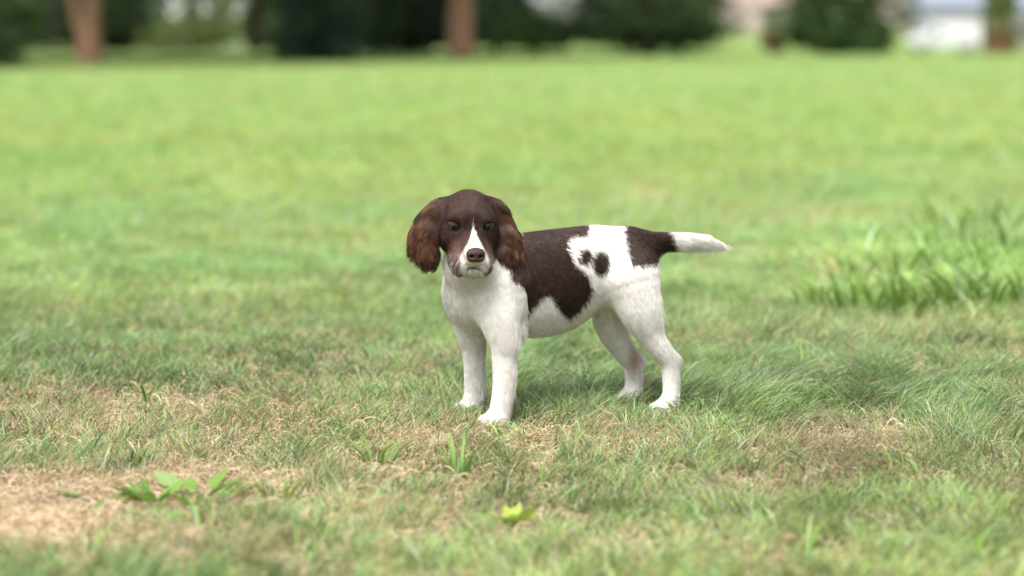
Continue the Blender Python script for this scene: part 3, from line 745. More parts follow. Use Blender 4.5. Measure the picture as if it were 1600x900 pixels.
def build_plants():
    def gm(name, c, c2): return mat(name, c, .45, .35, transl=.35, noise=(60, c2, .8))
    M_BR = gm('bright_leaf', (.20, .33, .060), (.15, .27, .05)); M_PALE = gm('pale_leaf', (.28, .38, .16), (.20, .33, .09))
    M_DK = gm('deep_leaf', (.10, .21, .035), (.14, .27, .045)); M_YEL = gm('yellow_leaf', (.36, .44, .06), (.28, .40, .06))
    M_MID = gm('green_leaf', (.15, .26, .05), (.11, .21, .04))
    M_STR = gm('straw_stem', STRAW * 1.1, TAN)
    rr = random.Random(5)
    def base(px, py):
        x, y = spot(px, py); return x, y, float(ground_z(x, y))
    cache = {}
    def tmpl(shape, mname, v):
        key = (shape, mname.name, v)
        if key not in cache:
            r2 = random.Random(v * 7 + len(shape))
            if shape == 'blade': me = leaf_mesh('blade_leaf', 1, .052 + .028 * r2.random(), .75 + .40 * r2.random(), .20 + .35 * r2.random(), .35, 'blade', 8, r2.uniform(-.15, .15))
            elif shape == 'oval': me = leaf_mesh('oval_leaf', 1, .26 + .07 * r2.random(), .25 + .35 * r2.random(), .10 + .25 * r2.random(), .22, 'oval', 9, r2.uniform(-.1, .1))
            else: me = leaf_mesh('crinkled_leaf', 1, .50, .35 + .3 * r2.random(), .15 + .2 * r2.random(), .2, 'crinkle', 10, r2.uniform(-.1, .1))
            me.materials.append(mname); cache[key] = me
        return cache[key]
    def plant(name, label, cat, px, py, nleaf, shape, L, mats, upr=0.0, spread=.006, group=None, az=None, stem=False):
        x, y, z = base(px, py); t = empty(name, (x, y, z + .004)); tag(t, label, cat, group)
        a0 = rr.random() * 6.28
        for i in range(nleaf):
            o = bpy.data.objects.new('leaf', tmpl(shape, mats[i % len(mats)], rr.randrange(5))); COL.objects.link(o); o.parent = t
            a = (a0 + i * 2.399 + rr.uniform(-.4, .4)) if az is None else math.radians(az[i % len(az)] + rr.uniform(-12, 12))
            l = L * rr.uniform(.7, 1.25); r = spread * math.sqrt(rr.random())
            o.location = (r * math.cos(a), r * math.sin(a), -.002); o.scale = (l, l, l)
            o.rotation_euler = (rr.uniform(-.3, .3), -upr * rr.uniform(.6, 1.1), a)
        return t
    W = 'weed'
    plant('plantain', 'largest broad leaved green weed growing on the bare straw patch', W, 300, 782, 26, 'oval', .052, [M_BR, M_BR, M_MID, M_PALE], .34, .060)
    plant('plantain', 'broad leaved weed just left of the largest weed on the straw patch', W, 238, 786, 12, 'oval', .046, [M_BR, M_MID], .35, .016)
    plant('plantain', 'low flat green weed at the left of the weed cluster on straw', W, 152, 786, 9, 'oval', .046, [M_BR, M_DK], .0, .018, az=[170, 200, 10, 350, 185])
    plant('plantain', 'single green leaf lying on straw, farthest left', W, 70, 806, 2, 'oval', .044, [M_BR], -.05, .002, az=[178, 20])
    plant('plantain', 'small round leaved weed below the weed cluster on the straw', W, 226, 818, 4, 'oval', .040, [M_BR, M_PALE], .0, .012, az=[0, 175, 30, 330])
    plant('plantain', 'small folded grey green weed leaf between single leaf and round leaved weed', W, 130, 812, 3, 'oval', .030, [M_PALE, M_DK], .3, .012)
    plant('plantain', 'tiny round leaf in the grass by the front paw', W, 731, 664, 2, 'oval', .018, [M_BR], .4, .002)
    plant('crabgrass', 'bright sprouting grass weed right of the largest broad leaved weed', W, 425, 778, 24, 'blade', .060, [M_BR, M_PALE, M_YEL], .4, .035)
    plant('crabgrass', 'green star of coarse grass low left of the front paw', W, 592, 718, 18, 'blade', .066, [M_BR, M_BR, M_PALE], .22, .022)
    plant('crabgrass', 'green star of coarse grass below the front paw', W, 716, 738, 20, 'blade', .068, [M_BR, M_PALE], .45, .026)
    plant('crabgrass', 'upright coarse grass with one long blade leaning right, below the belly', W, 845, 756, 6, 'blade', .058, [M_BR, M_BR], .5, .012, az=[10, 30, 170, 60, 340, 20])
    plant('crabgrass', 'short upright yellow green sprout below the hind legs', W, 956, 732, 4, 'blade', .040, [M_BR, M_YEL], .7, .005)
    plant('crabgrass', 'two dark and pale blades left of the yellow leaf in front', W, 655, 828, 6, 'blade', .058, [M_DK, M_BR, M_PALE], .45, .006, az=[20, 160, 35, 200, 350, 140])
    plant('yellow_weed', 'crinkled bright yellow green leaf standing in front of the puppy', W, 797, 812, 11, 'crinkle', .034, [M_YEL, M_YEL, M_YEL, M_BR], .5, .020)
    plant('crabgrass', 'pale green sprout at the bottom left edge below the straw', W, 135, 872, 9, 'blade', .060, [M_BR, M_PALE], .35, .020)
    plant('crabgrass', 'small bright weed among dry grass, left, well behind the straw patch', W, 232, 622, 9, 'blade', .060, [M_BR, M_DK], .2, .025)
    plant('crabgrass', 'coarse grass weed near the left edge above the straw patch', W, 60, 692, 9, 'blade', .062, [M_BR, M_PALE, M_DK], .25, .025)
    plant('crabgrass', 'coarse blades at the far left edge above the straw', W, 8, 690, 6, 'blade', .058, [M_BR, M_PALE], .4, .015)
    plant('crabgrass', 'upright bright blade right of the brown tuft', W, 1436, 758, 4, 'blade', .046, [M_BR], .6, .006)
    plant('crabgrass', 'long pale blade rising at the bottom, right of centre', W, 1262, 868, 3, 'blade', .085, [M_BR, M_PALE], .2, .004, az=[45, 60, 130])
    plant('crabgrass', 'dark green leaf pair at the bottom right corner', W, 1535, 892, 4, 'oval', .046, [M_DK, M_BR], .7, .006)
    plant('crabgrass', 'yellowish sprout left of the brown tuft', W, 1140, 690, 5, 'blade', .030, [M_YEL, M_BR], .6, .012)
    plant('crabgrass', 'short bright sprout in front of the brown tuft, bottom right', W, 1378, 815, 4, 'blade', .045, [M_BR, M_DK], .5, .008)
    plant('crabgrass', 'bright sprout at the bottom edge left of the yellow leaf', W, 470, 872, 7, 'blade', .055, [M_BR, M_PALE], .4, .02)
    plant('crabgrass', 'bright tuft in the blurred lawn above the puppy\'s back', W, 885, 345, 12, 'blade', .075, [M_BR, M_DK], .35, .06)
    # tall coarse clump spreading at the right
    G = 'coarse grass clumps at the right'
    cl = [(1275, 484, 13, .085, 'leftmost low clump of broad grass at the right edge of the lawn'), (1335, 492, 18, .105, 'front clump of broad green blades, second from the left'),
          (1405, 496, 20, .115, 'front clump of broad green blades in the middle of the coarse patch'), (1475, 494, 20, .12, 'front clump of broad blades right of the middle in the coarse patch'),
          (1545, 497, 20, .12, 'front clump of broad blades nearest the right frame edge'), (1600, 492, 16, .12, 'clump of broad blades cut by the right frame edge'),
          (1325, 448, 15, .10, 'second row clump of broad blades at the left of the coarse patch'), (1400, 446, 18, .12, 'second row clump of broad blades in the middle of the coarse patch'),
          (1470, 440, 18, .125, 'second row clump right of the middle in the coarse patch'), (1545, 444, 18, .125, 'second row clump of blades near the right frame edge'),
          (1440, 400, 16, .12, 'back row clump of tall pale blades, left'), (1510, 396, 18, .13, 'back row clump of tall pale blades in the middle'), (1580, 400, 18, .135, 'back row clump of tall pale blades at the right edge'),
          (1490, 362, 14, .12, 'farthest clump of pale blades behind the coarse patch'), (1565, 356, 14, .13, 'farthest clump of pale blades by the right frame edge')]
    for px, py, nl, L, lab in cl:
        plant('grass_clump', lab, 'grass clump', px, py, int(nl * 1.7), 'blade', L * 1.25, [M_BR, M_PALE, M_BR, M_BR, M_MID] if py > 420 else [M_PALE, M_BR, M_PALE], .34, .10, G)
    # dry stalks
    def stalk(label, px, py, pts, r):
        x, y, z = base(px, py); n = 9; V, F = [], []
        for i in range(n):
            s = i / (n - 1) * (len(pts) - 1); j = min(int(s), len(pts) - 2); t = s - j
            p = Vector(pts[j]).lerp(Vector(pts[j + 1]), t); rad = r * (1 - .6 * i / n)
            for k in range(5): V.append((p.x + rad * math.cos(k * 1.2566), p.y + rad * math.sin(k * 1.2566), p.z + rad * .3 * math.sin(k * 1.2566)))
        for i in range(n - 1):
            for k in range(5): F.append((i * 5 + k, i * 5 + (k + 1) % 5, i * 5 + 5 + (k + 1) % 5, i * 5 + 5 + k))
        o = link('dry_stalk', mesh_np('dry_stalk', V, F), M_STR); o.location = (x, y, z); tag(o, label, 'stalk', 'dry stalks in the lawn')
    stalk('curved pale dry grass stalk standing right of the brown tuft', 1462, 712, [(0, 0, 0), (-.006, 0, .022), (-.014, 0, .040), (-.026, .004, .052)], .0013)
    stalk('thin pale dry stalk above the brown tuft, left of the other stalk', 1310, 682, [(0, 0, 0), (-.006, .002, .018), (-.020, .004, .034)], .0008)
# ------------------------------------------------------------------ background: trees, shrubs, houses, van
def bx(px, d): return (px - 800) / FPX * d
def tube(pts, rads, seg=12, rough=0.0, seed=0):
    V, F = [], []; r = random.Random(seed)
    for i, (p, rad) in enumerate(zip(pts, rads)):
        p = Vector(p); d = (Vector(pts[min(i + 1, len(pts) - 1)]) - Vector(pts[max(i - 1, 0)])).normalized()
        u = d.orthogonal().normalized(); v = d.cross(u)
        if abs(d.z) > .5: u = Vector((1, 0, 0)); u = (u - d * u.dot(d)).normalized(); v = d.cross(u)
        for k in range(seg):
            a = 2 * PI * k / seg; rr = rad * (1 + r.uniform(-rough, rough))
            V.append(tuple(p + u * rr * math.cos(a) + v * rr * math.sin(a)))
    for i in range(len(pts) - 1):
        for k in range(seg): F.append((i * seg + k, i * seg + (k + 1) % seg, (i + 1) * seg + (k + 1) % seg, (i + 1) * seg + k))
    return V, F
def merge(parts):
    V, F = [], []
    for v, f in parts:
        o = len(V); V += list(v); F += [tuple(i + o for i in q) for q in f]
    return V, F
def leaves_mesh(name, C, size, asp, cols, rng, along=None, amt=0.0):
    """one small diamond leaf at each centre; random facing, or along given directions"""
    n = len(C); d = rng.normal(size=(n, 3))
    if along is not None: d = d * (1 - amt) + along * amt * 1.6
    d /= np.linalg.norm(d, axis=1, keepdims=True)
    e = np.cross(d, rng.normal(size=(n, 3))); e /= np.linalg.norm(e, axis=1, keepdims=True) + 1e-9
    s = size * (.6 + .8 * rng.random(n))[:, None]
    V = np.stack([C - d * s, C + e * s * asp, C + d * s, C - e * s * asp], 1).reshape(-1, 3)
    me = mesh_np(name, V, np.arange(n * 4).reshape(n, 4), smooth=False)
    set_color(me, np.repeat(cols, 4, 0)); return me
def build_background():
    rng = np.random.default_rng(4)
    m_leaf = mat('foliage', rough=.55, spec=.25, attr='tint', transl=.25)
    m_pink = mat('peeling_bark', (.46, .27, .185), .9, .1, noise=(14, (.30, .165, .11), .9), bump=(22, 1.0))
    m_grey = mat('grey_bark', (.11, .10, .09), .9, .1, noise=(12, (.06, .055, .05), .9), bump=(22, 1.0))
    m_brown = mat('brown_bark', (.13, .085, .055), .9, .1, noise=(12, (.08, .05, .03), .9), bump=(22, 1.0))
    def gz(x, y): return float(ground_z(np.array([x]), np.array([y]))[0])
    def shade(c, n, amp=.5): return np.array(c)[None] * (1 - amp + 2 * amp * rng.random(n))[:, None]
    def blob_points(cx, cy, cz, rx, ry, rz, n, nclump, inner=.35):
        """leaves gathered in clumps over an uneven rounded crown"""
        cd = rng.normal(size=(nclump, 3)); cd /= np.linalg.norm(cd, axis=1, keepdims=True)
        cr = (inner + (1 - inner) * rng.random(nclump) ** .5)[:, None] * (.85 + .3 * rng.random((nclump, 1)))
        cc = cd * cr; k = rng.integers(0, nclump, n)
        p = cc[k] + rng.normal(size=(n, 3)) * .16
        return p * np.array([rx, ry, rz]) + np.array([cx, cy, cz]), rng.random(nclump)[k]
    def bush(name, label, px, d, wpx, hgt, col, n=2600, leaf=.045, cat='bush', group=None, lowz=.08, deep=None, stems=5, dx=0):
        x = bx(px, d) + dx; r = wpx / 2 / FPX * d; z0 = gz(x, d)
        t = empty(name, (x, d, z0)); tag(t, label, cat, group)
        P, kr = blob_points(0, 0, 0, r, (deep or r), 1, n, max(24, n // 45))
        zc = min(.45 + lowz, hgt * .5); lo_r = (zc - lowz) * 1.0
        P[:, 2] = np.where(P[:, 2] < 0, zc + lo_r * np.sign(P[:, 2]) * np.abs(P[:, 2]) ** .8, zc + (hgt - zc) * P[:, 2])     # full skirts, rounded top
        sk = P[:, 2] < zc; P[sk, :2] *= 1 + .12 * (1 - np.hypot(P[sk, 0] / r, P[sk, 1] / (deep or r)).clip(0, 1))[:, None]
        P[:, 2] = np.where(P[:, 2] < .03, .03 + .12 * rng.random(len(P)), P[:, 2])
        c = shade(col, len(P), .35) * (.7 + .6 * kr)[:, None]
        link('crown', leaves_mesh('crown', P, leaf * 1.25, .55, c, rng), m_leaf, t)
        sv = []
        for i in range(stems):
            a = rng.random() * 6.28; q = .55 * r
            sv.append(tube([(0.05 * math.cos(a), .05 * math.sin(a), -.05), (q * .5 * math.cos(a), q * .5 * math.sin(a), hgt * .35), (q * math.cos(a), q * math.sin(a), hgt * .75)], [.03, .02, .008], 6))
        V, F = merge(sv); link('trunk', mesh_np('trunk', V, F), m_brown, t)
        return t
    def conifer(name, label, px, d, wpx, hgt, col, n=6000, lowz=.06, group=None, cat='tree', taper=.9):
        x = bx(px, d); r = wpx / 2 / FPX * d; z0 = gz(x, d)
        t = empty(name, (x, d, z0)); tag(t, label, cat, group)
        V, F = tube([(0, 0, -.1), (0, 0, hgt * .5), (0, 0, hgt)], [.05, .03, .01], 9); link('trunk', mesh_np('trunk', V, F), m_brown, t)
        nb = 260; h = lowz + (hgt - lowz) * rng.random(nb) ** 1.7; a = rng.random(nb) * 2 * PI
        rb = r * (1 - taper * ((h - lowz) / (hgt - lowz)) ** 1.1) * (.75 + .35 * rng.random(nb)); rb *= .75 + .25 * sstep(lowz, lowz + .35, h)
        k = rng.integers(0, nb, n); s = rng.random(n) ** .6
        P = np.stack([rb[k] * s * np.cos(a[k]), rb[k] * s * np.sin(a[k]), h[k] + .10 * s - .16 * rb[k] * s * s], 1) + rng.normal(size=(n, 3)) * (.045 + .05 * s[:, None])
        P[:, 2] = np.maximum(P[:, 2], .03)
        al = np.stack([np.cos(a[k]), np.sin(a[k]), -.2 * np.ones(n)], 1)
        c = shade(col, n, .35) * (.65 + .7 * rng.random(nb)[k])[:, None]
        link('crown', leaves_mesh('crown', P, .055, .22, c, rng, al, .6), m_leaf, t); return t
    def tree(name, label, px, d, wpx, stems, bark, hgt, col, crown_lo, crown_r, n=3500, group=None, leaf=.07):
        x = bx(px, d); r = wpx / 2 / FPX * d; z0 = gz(x, d)
        t = empty(name, (x, d, z0)); tag(t, label, 'tree', group); parts = []
        for j, path in enumerate(stems):
            parts.append(tube([(p[0], p[1], p[2]) for p in path], [p[3] * r for p in path], 14, .06, j + 3))
        for i in range(7):
            a = rng.random() * 6.28; hb = crown_lo * (.9 + .2 * i / 7) + (hgt - crown_lo) * .08 * i; q = crown_r * .75
            parts.append(tube([(0, 0, hb), (q * .5 * math.cos(a), q * .5 * math.sin(a), hb + .5), (q * math.cos(a), q * math.sin(a), hb + 1.1)], [r * .35, r * .22, r * .08], 7, .05, i))
        V, F = merge(parts); link('trunk', mesh_np('trunk', V, F), bark, t)
        P, kr = blob_points(0, 0, (crown_lo + hgt) / 2, crown_r, crown_r, (hgt - crown_lo) / 2, n, 90)
        if crown_lo < 1: P[:, 2] = np.abs(P[:, 2] - .4) * .8 + .1
        c = shade(col, n, .35) * (.7 + .6 * kr)[:, None]
        link('crown', leaves_mesh('crown', P, leaf, .5, c, rng), m_leaf, t); return t
    DARK = (.048, .086, .032); DEEP = (.020, .042, .022); MIDG = (.075, .120, .034); OLIV = (.150, .185, .060); LITE = (.14, .20, .05); BLUEG = (.024, .050, .030)
    # --- standing trees with bare lower trunks; unseen crowns enlarged to shade the lawn
    st = [[(0, 0, -.1, 1.25), (0, 0, .05, 1.08), (0, 0, .28, .95), (.035, 0, .50, .60), (.06, .0, .8, .54), (.09, .02, 1.2, .52), (.16, .05, 2.4, .52), (.22, .1, 4.5, .25)],
          [(-.04, 0, .22, .6), (-.13, 0, .48, .44), (-.195, .0, .8, .40), (-.24, .02, 1.2, .40), (-.30, .1, 2.4, .42), (-.5, .2, 4.2, .2)]]
    tree('birch_tree', 'pinkish peeling bark tree forking low, left side behind the lawn', 143, 30.5, 42, st, m_pink, 6.5, MIDG, 1.9, 4.0, 10000, None, .14)
    st = [[(0, 0, -.1, 1.3), (0, 0, .04, 1.12), (0, 0, .35, 1.0), (.01, 0, 1.0, .95), (.03, 0, 2.6, .85), (.0, .05, 5.0, .4)]]
    tree('birch_tree', 'orange brown single trunk standing in mulch behind the lawn, centre', 720, 34.5, 38, st, m_pink, 6.8, MIDG, 1.9, 2.9, 7000, None, .11)
    st = [[(0, 0, -.1, 1.2), (0, 0, .4, 1.0), (.02, 0, 2.5, .85), (.03, .05, 5.0, .4)]]
    tree('shade_tree', 'thin dark grey trunk left of the pinkish forked tree', 86, 41, 13, st, m_grey, 6.5, DARK, 1.9, 3.8, 8000, None, .14)
    # mulch under the centre tree
    a = np.linspace(0, 2 * PI, 24, endpoint=False); x0, y0 = bx(720, 34.5), 34.5
    V = [(x0, y0, gz(x0, y0) + .05)]
    for rr_, dz in ((.32, .04), (.52, .008)): V += [(x0 + rr_ * math.cos(q) * (1 + .08 * math.sin(3 * q)), y0 + rr_ * math.sin(q), gz(x0 + rr_ * math.cos(q), y0 + rr_ * math.sin(q)) + dz) for q in a]
    F = [(0, 1 + i, 1 + (i + 1) % 24, 1 + (i + 1) % 24) for i in range(24)]
    me = bpy.data.meshes.new('mulch'); me.from_pydata(V, [], [(0, 1 + i, 1 + (i + 1) % 24) for i in range(24)] + [(1 + i, 25 + i, 25 + (i + 1) % 24, 1 + (i + 1) % 24) for i in range(24)])
    tag(link('mulch', me, mat('mulch', (.16, .085, .05), .95, .05, noise=(30, (.08, .045, .03), 1.0), bump=(60, 1))), 'brown mulch mound under the centre tree', 'mulch', kind='stuff')
    # --- evergreens
    conifer('evergreen_tree', 'dark evergreen cut by the left frame edge', -12, 27, 122, 3.0, DARK, 7000)
    conifer('spruce_tree', 'large dark blue green spruce left of centre with skirts near the lawn', 495, 30.5, 178, 4.2, BLUEG, 13000, .07)
    # --- shrubs in front of the houses
    bush('shrub', 'large rounded dark green shrub right of centre', 1012, 36, 250, 2.3, (.062, .100, .038), 6500, .045, deep=.9, lowz=.10)
    bush('shrub', 'upper leafy shoulder bush leaning out over the large rounded shrub', 1055, 37.2, 140, 2.6, MIDG, 2200, .05, lowz=.45)
    bush('shrub', 'dense dark green shrub in front of the pink house', 1305, 37, 158, 2.2, (.056, .104, .030), 8500, .042, lowz=.05, deep=.7)
    bush('shrub', 'low dark lobe at the right foot of the dense shrub', 1365, 36.6, 56, .34, (.030, .060, .018), 900, .035, lowz=.02)
    bush('shrub', 'light loose shrub with reddish stems left of the dense shrub', 1213, 38.5, 66, .75, (.12, .17, .05), 380, .04, lowz=.15)
    bush('shrub', 'small dull red bush at the foot of the light loose shrub', 1206, 38.2, 34, .34, (.16, .075, .045), 420, .03, lowz=.05)
    bush('shrub', 'low rounded bush with light top between centre trunk and large shrub', 838, 37.5, 118, .62, (.075, .13, .035), 2200, .04)
    bush('shrub', 'dark shaded shrub behind and right of the centre trunk', 775, 39.5, 110, 2.4, DARK, 3000, .05)
    bush('shrub', 'deep shaded shrub between the spruce and the centre trunk', 636, 37.5, 165, 2.4, DEEP, 6000, .05, lowz=.05)
    bush('shrub', 'dark bush at the right foot of the spruce', 590, 35.5, 70, 1.6, DARK, 1800, .045)
    bush('shrub', 'olive bush with open twigs right of the forked tree', 300, 40, 130, .55, OLIV, 1400, .045)
    bush('shrub', 'dark bush just right of the forked tree', 196, 41, 95, 2.2, DARK, 2400, .05)
    bush('shrub', 'olive green tall bush left of the spruce', 405, 43, 60, 1.8, (.13, .16, .055), 1000, .05)
    bush('shrub', 'mid green bush far left between dark evergreen and grey trunk', 52, 44, 100, .85, (.10, .16, .045), 1700, .05)
    bush('shrub', 'dark tall bush behind the forked tree', 115, 47, 110, 2.6, DARK, 3000, .06)
    bush('shrub', 'sparse green shrub with pale gaps behind the olive bush', 335, 52, 210, 2.8, (.12, .17, .06), 1500, .06, lowz=.2)
    bush('shrub', 'slim green bush dividing the pale gaps left of the spruce', 312, 49, 52, 2.4, (.09, .14, .05), 900, .06)
    bush('shrub', 'dark tall bush behind the dark bush at left', 225, 55, 90, 3.0, (.03, .055, .02), 1700, .07)
    bush('shrub', 'tall dark bush far behind the spruce', 520, 52, 170, 3.0, DARK, 3600, .07)
    bush('shrub', 'tall dark bush far behind between trunk and spruce', 660, 55, 210, 3.0, DEEP, 6000, .07)
    bush('shrub', 'tall dim shrub far behind the large rounded shrub', 985, 56, 230, 3.0, DARK, 4500, .07)
    # columnar evergreen at right with browned foot
    x, d = bx(1558, 39), 39.0; t = empty('columnar_evergreen', (x, d, gz(x, d))); tag(t, 'yellow green columnar evergreen with browned foot near the right edge', 'tree')
    V, F = tube([(0, 0, -.1), (0, 0, 1.2), (0, 0, 2.6)], [.07, .05, .02], 9); link('trunk', mesh_np('trunk', V, F), m_pink, t)
    h = rng.random(4200); a = rng.random(4200) * 6.28; q = (.30 * rng.random(4200) ** .4) * (1 - .6 * h ** 2)
    P = np.stack([q * np.cos(a), q * np.sin(a), .03 + 2.9 * h], 1); al = np.tile([0, 0, 1.0], (4200, 1))
    f = sstep(.22, .55, P[:, 2] + rng.normal(0, .10, 4200))[:, None]
    c = (np.array([[.20, .105, .045]]) * (1 - f) + np.array([[.105, .155, .030]]) * f) * (.6 + .8 * rng.random((4200, 1)))
    link('crown', leaves_mesh('crown', P, .05, .3, c, rng, al, .7), m_leaf, t)
    # --- houses
    def box_mesh(name, x0, x1, y0, y1, z0, z1):
        return mesh_np(name, [(x0, y0, z0), (x1, y0, z0), (x1, y1, z0), (x0, y1, z0), (x0, y0, z1), (x1, y0, z1), (x1, y1, z1), (x0, y1, z1)],
                       [(0, 1, 5, 4), (1, 2, 6, 5), (2, 3, 7, 6), (3, 0, 4, 7), (4, 5, 6, 7), (3, 2, 1, 0)], smooth=False)
    m_pane = mat('window_glass', (.03, .035, .04), .05, .5); m_trim = mat('white_trim', (.75, .75, .74), .5, .3)
    def house(label, px0, px1, d, wall, roof, wh, wins, depth=8.0, rise=2.6, door=None, zoff=0.0, doorm=None):
        x0, x1 = bx(px0, d), bx(px1, d); w = x1 - x0; z0 = gz((x0 + x1) / 2, d) + zoff
        t = empty('house', ((x0 + x1) / 2, d, z0)); tag(t, label, 'house')
        mw = mat('siding', wall, .8, .2, noise=(3, tuple(np.array(wall) * .86), .6)); mr = mat('shingles', roof, .9, .15, noise=(5, tuple(np.array(roof) * .7), .8), bump=(20, .6))
        link('wall', box_mesh('wall', -w / 2, w / 2, 0, depth, -.6, wh), mw, t)
        e = .45
        V = [(-w / 2 - e, -e, wh), (w / 2 + e, -e, wh), (w / 2 + e, depth + e, wh), (-w / 2 - e, depth + e, wh), (-w / 2 - e, depth / 2, wh + rise), (w / 2 + e, depth / 2, wh + rise),
             (-w / 2 - e, -e, wh + .18), (w / 2 + e, -e, wh + .18), (w / 2 + e, depth + e, wh + .18), (-w / 2 - e, depth + e, wh + .18)]
        me = bpy.data.meshes.new('roof'); me.from_pydata(V, [], [(0, 1, 7, 6), (1, 2, 8, 5, 7), (2, 3, 9, 8), (3, 0, 6, 4, 9), (6, 7, 5, 4), (4, 5, 8, 9), (3, 2, 1, 0)])
        link('roof', me, mr, t)
        for (wx, wz, ww, wh_) in wins:
            o = link('window', box_mesh('window', -ww / 2 - .09, ww / 2 + .09, -.05, .0, -wh_ / 2 - .09, wh_ / 2 + .09), m_trim, t); o.location = (wx, 0, wz)
            for sx in (-1, 1):
                p = link('pane', box_mesh('pane', -ww / 4 + .02, ww / 4 - .02, -.058, -.045, -wh_ / 2, wh_ / 2), m_pane, o); p.location = (sx * ww / 4, 0, 0)
        if door:
            dx_, dw, dh = door
            o = link('door', box_mesh('door', -dw / 2, dw / 2, -.04, .0, 0, dh), doorm or m_trim, t); o.location = (dx_, 0, .05)
            hnd = link('handle', box_mesh('handle', -.04, .04, -.10, -.04, -.1, .1), m_pane, o); hnd.location = (dw * .38, 0, dh * .48)
        return t
    house('long pinkish beige house behind the dense shrub at the right', 1126, 1452, 262, (.56, .47, .43), (.33, .25, .23), 2.9, [(-6.0, 1.7, 1.6, 1.3), (-2.0, 1.7, 1.6, 1.3), (4.2, 1.7, 1.6, 1.3), (8.2, 1.7, 1.6, 1.3)], 9, 3.2, (1.2, 1.0, 2.1))
    house('white house with blue grey roof behind the parked van', 1446, 1640, 178, (.46, .46, .50), (.24, .27, .34), 2.85, [(-1.4, 1.5, 1.1, 1.1), (2.6, 1.5, 1.1, 1.1)], 7, 2.4, (.8, .95, 2.05))
    house('white house glimpsed through leaves at the left', 205, 392, 120, (.85, .85, .88), (.3, .3, .31), 3.2, [(-1.6, 1.7, 1.0, 1.2), (1.6, 1.7, 1.0, 1.2)], 7, 2.4, (0, .95, 2.05))
    house('pale grey house glimpsed behind the bushes right of the centre trunk', 560, 948, 190, (.50, .50, .54), (.26, .26, .29), 3.0, [(-6.5, 1.7, 1.4, 1.3), (-1.5, 1.7, 1.4, 1.3), (6.0, 1.7, 1.4, 1.3)], 8, 2.6, (3.0, 1.0, 2.1))
    # --- parked white van
    def van():
        d = 155.0; x = bx(1472, d); t = empty('parked_van', (x, d, gz(x, d)), math.radians(8)); tag(t, 'white van parked in front of the white house, nose to the left', 'van')
        prof = [(-2.25, .45), (-2.30, .75), (-2.22, .98), (-1.95, 1.10), (-1.55, 1.22), (-1.05, 1.78), (-.75, 1.92), (1.9, 1.95), (2.15, 1.85), (2.25, 1.2), (2.27, .5), (2.1, .35), (-2.1, .35)]
        V = []; hw = .92
        for (px_, pz) in prof:
            s = 1 - .10 * max(0, (pz - 1.1) / .9)
            V += [(px_, -hw * s, pz), (px_, hw * s, pz)]
        n = len(prof); F = [(2 * i, 2 * ((i + 1) % n), 2 * ((i + 1) % n) + 1, 2 * i + 1) for i in range(n)]
        me = bpy.data.meshes.new('van_body'); me.from_pydata(V, [], F + [tuple(2 * i for i in range(n))[::-1], tuple(2 * i + 1 for i in range(n))])
        m_p = mat('white_paint', (.58, .58, .60), .3, .5, coat=.4); b = link('body', me, m_p, t)
        bv = b.modifiers.new('bevel', 'BEVEL'); bv.width = .06; bv.segments = 2
        m_t = mat('tyre', (.02, .02, .02), .85, .2); m_r = mat('rim', (.5, .5, .52), .3, .5, metal=.8)
        def cyl(name, r, w):
            V, F = [], []
            for k in range(20):
                a = 2 * PI * k / 20
                for (rr_, yy) in ((r * .55, -w / 2), (r * .93, -w / 2), (r, -w * .35), (r, w * .35), (r * .93, w / 2), (r * .55, w / 2)): V.append((rr_ * math.cos(a), yy, rr_ * math.sin(a)))
            for k in range(20):
                for j in range(6): F.append((k * 6 + j, ((k + 1) % 20) * 6 + j, ((k + 1) % 20) * 6 + (j + 1) % 6, k * 6 + (j + 1) % 6))
            return mesh_np(name, V, F)
        ty = cyl('tyre', .34, .22)
        rv, rf = [], []
        for yy, rr_ in ((-.09, .0), (-.09, .07), (-.06, .17), (-.085, .195)):
            for k in range(16): rv.append((rr_ * math.cos(k * PI / 8), yy, rr_ * math.sin(k * PI / 8)))
        for j in range(3):
            for k in range(16): rf.append((j * 16 + k, j * 16 + (k + 1) % 16, (j + 1) * 16 + (k + 1) % 16, (j + 1) * 16 + k))
        rim = mesh_np('rim', rv, rf)
        for wx in (-1.45, 1.45):
            for sy in (-1, 1):
                w_ = link('wheel', ty, m_t, t); w_.location = (wx, sy * .84, .34); w_.rotation_euler = (0, 0, 0 if sy < 0 else PI)
                link('rim', rim, m_r, w_)
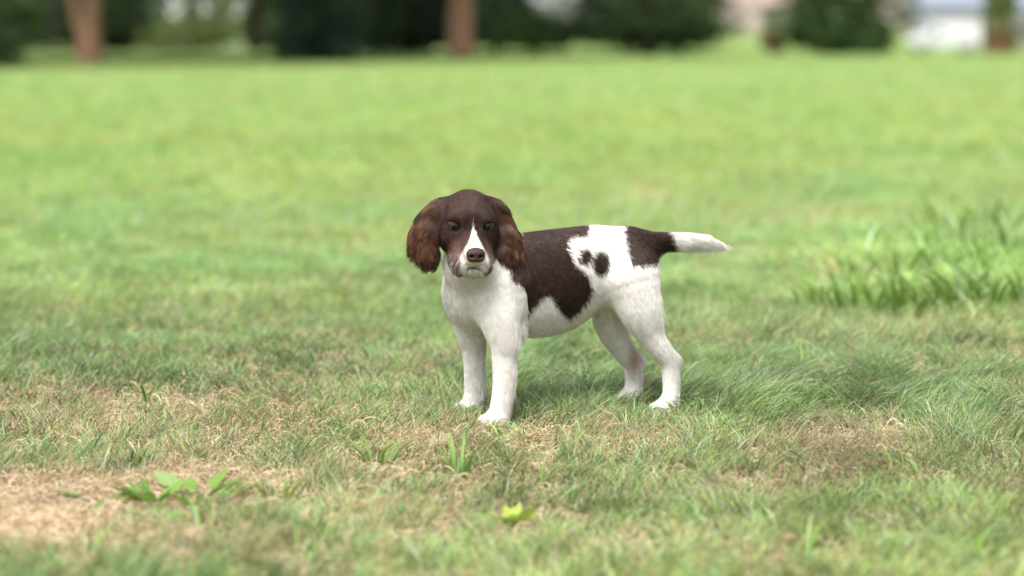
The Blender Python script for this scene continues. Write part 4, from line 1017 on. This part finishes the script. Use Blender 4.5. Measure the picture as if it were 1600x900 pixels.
        def quad(name, pts, m_): 
            me = mesh_np(name, pts, [(0, 1, 2, 3)], False); return link(name, me, m_, t)
        quad('windscreen', [(-1.50, -.80, 1.30), (-1.50, .80, 1.30), (-1.09, .74, 1.76), (-1.09, -.74, 1.76)], m_pane).location = (-.03, 0, .03)
        quad('side_window', [(-1.18, -.935, 1.25), (-.45, -.935, 1.25), (-.45, -.885, 1.68), (-.92, -.885, 1.68)], m_pane)
        m_l = mat('lamp_glass', (.6, .6, .58), .15, .6)
        for sy in (-1, 1): link('headlight', box_mesh('headlight', -2.30, -2.12, sy * .72 - .14, sy * .72 + .14, .78, .94), m_l, t)
        link('bumper', box_mesh('bumper', -2.37, -2.2, -.86, .86, .38, .58), mat('grey_bumper', (.12, .12, .125), .6, .3), t)
    van()
    # --- distant trees closing the view
    far = [(30, 95), (130, 88), (250, 150), (345, 150), (490, 90), (560, 85), (650, 100), (760, 230), (860, 260), (985, 300), (1050, 300), (1140, 330), (1240, 320), (1340, 330), (1430, 320), (1520, 240), (1610, 230), (-70, 90), (1700, 240), (700, 120), (400, 160)]
    where = ['behind the dark evergreen at the left edge', 'behind the forked tree', 'behind the left white house', 'behind the right end of the left white house', 'left behind the spruce', 'right behind the spruce',
             'behind the deep shaded shrub', 'behind the grey house, left', 'behind the grey house, right', 'left behind the large shrub', 'right behind the large shrub', 'behind the pink house, leftmost', 'behind the pink house, second',
             'behind the pink house, third', 'behind the pink house, rightmost', 'behind the white house, left', 'behind the white house, right', 'outside the left edge', 'outside the right edge', 'left behind the centre trunk', 'between left white house and spruce']
    for i, (px, d) in enumerate(far):
        if px < -40 or px > 1660: continue
        h = 9 + 4 * rng.random()
        tree('distant_tree', 'distant green tree ' + where[i], px, d, 22, [[(0, 0, -.3, 1.3), (0, 0, 2, 1.0), (.1, 0, h * .6, .5)]], m_brown, h, (.07, .11, .04), .3, 3.0 + d * .02, 1500, 'distant trees', .22 + d * .0012)
build_ground()
build_background()
build_grass()
build_plants()
build_puppy()
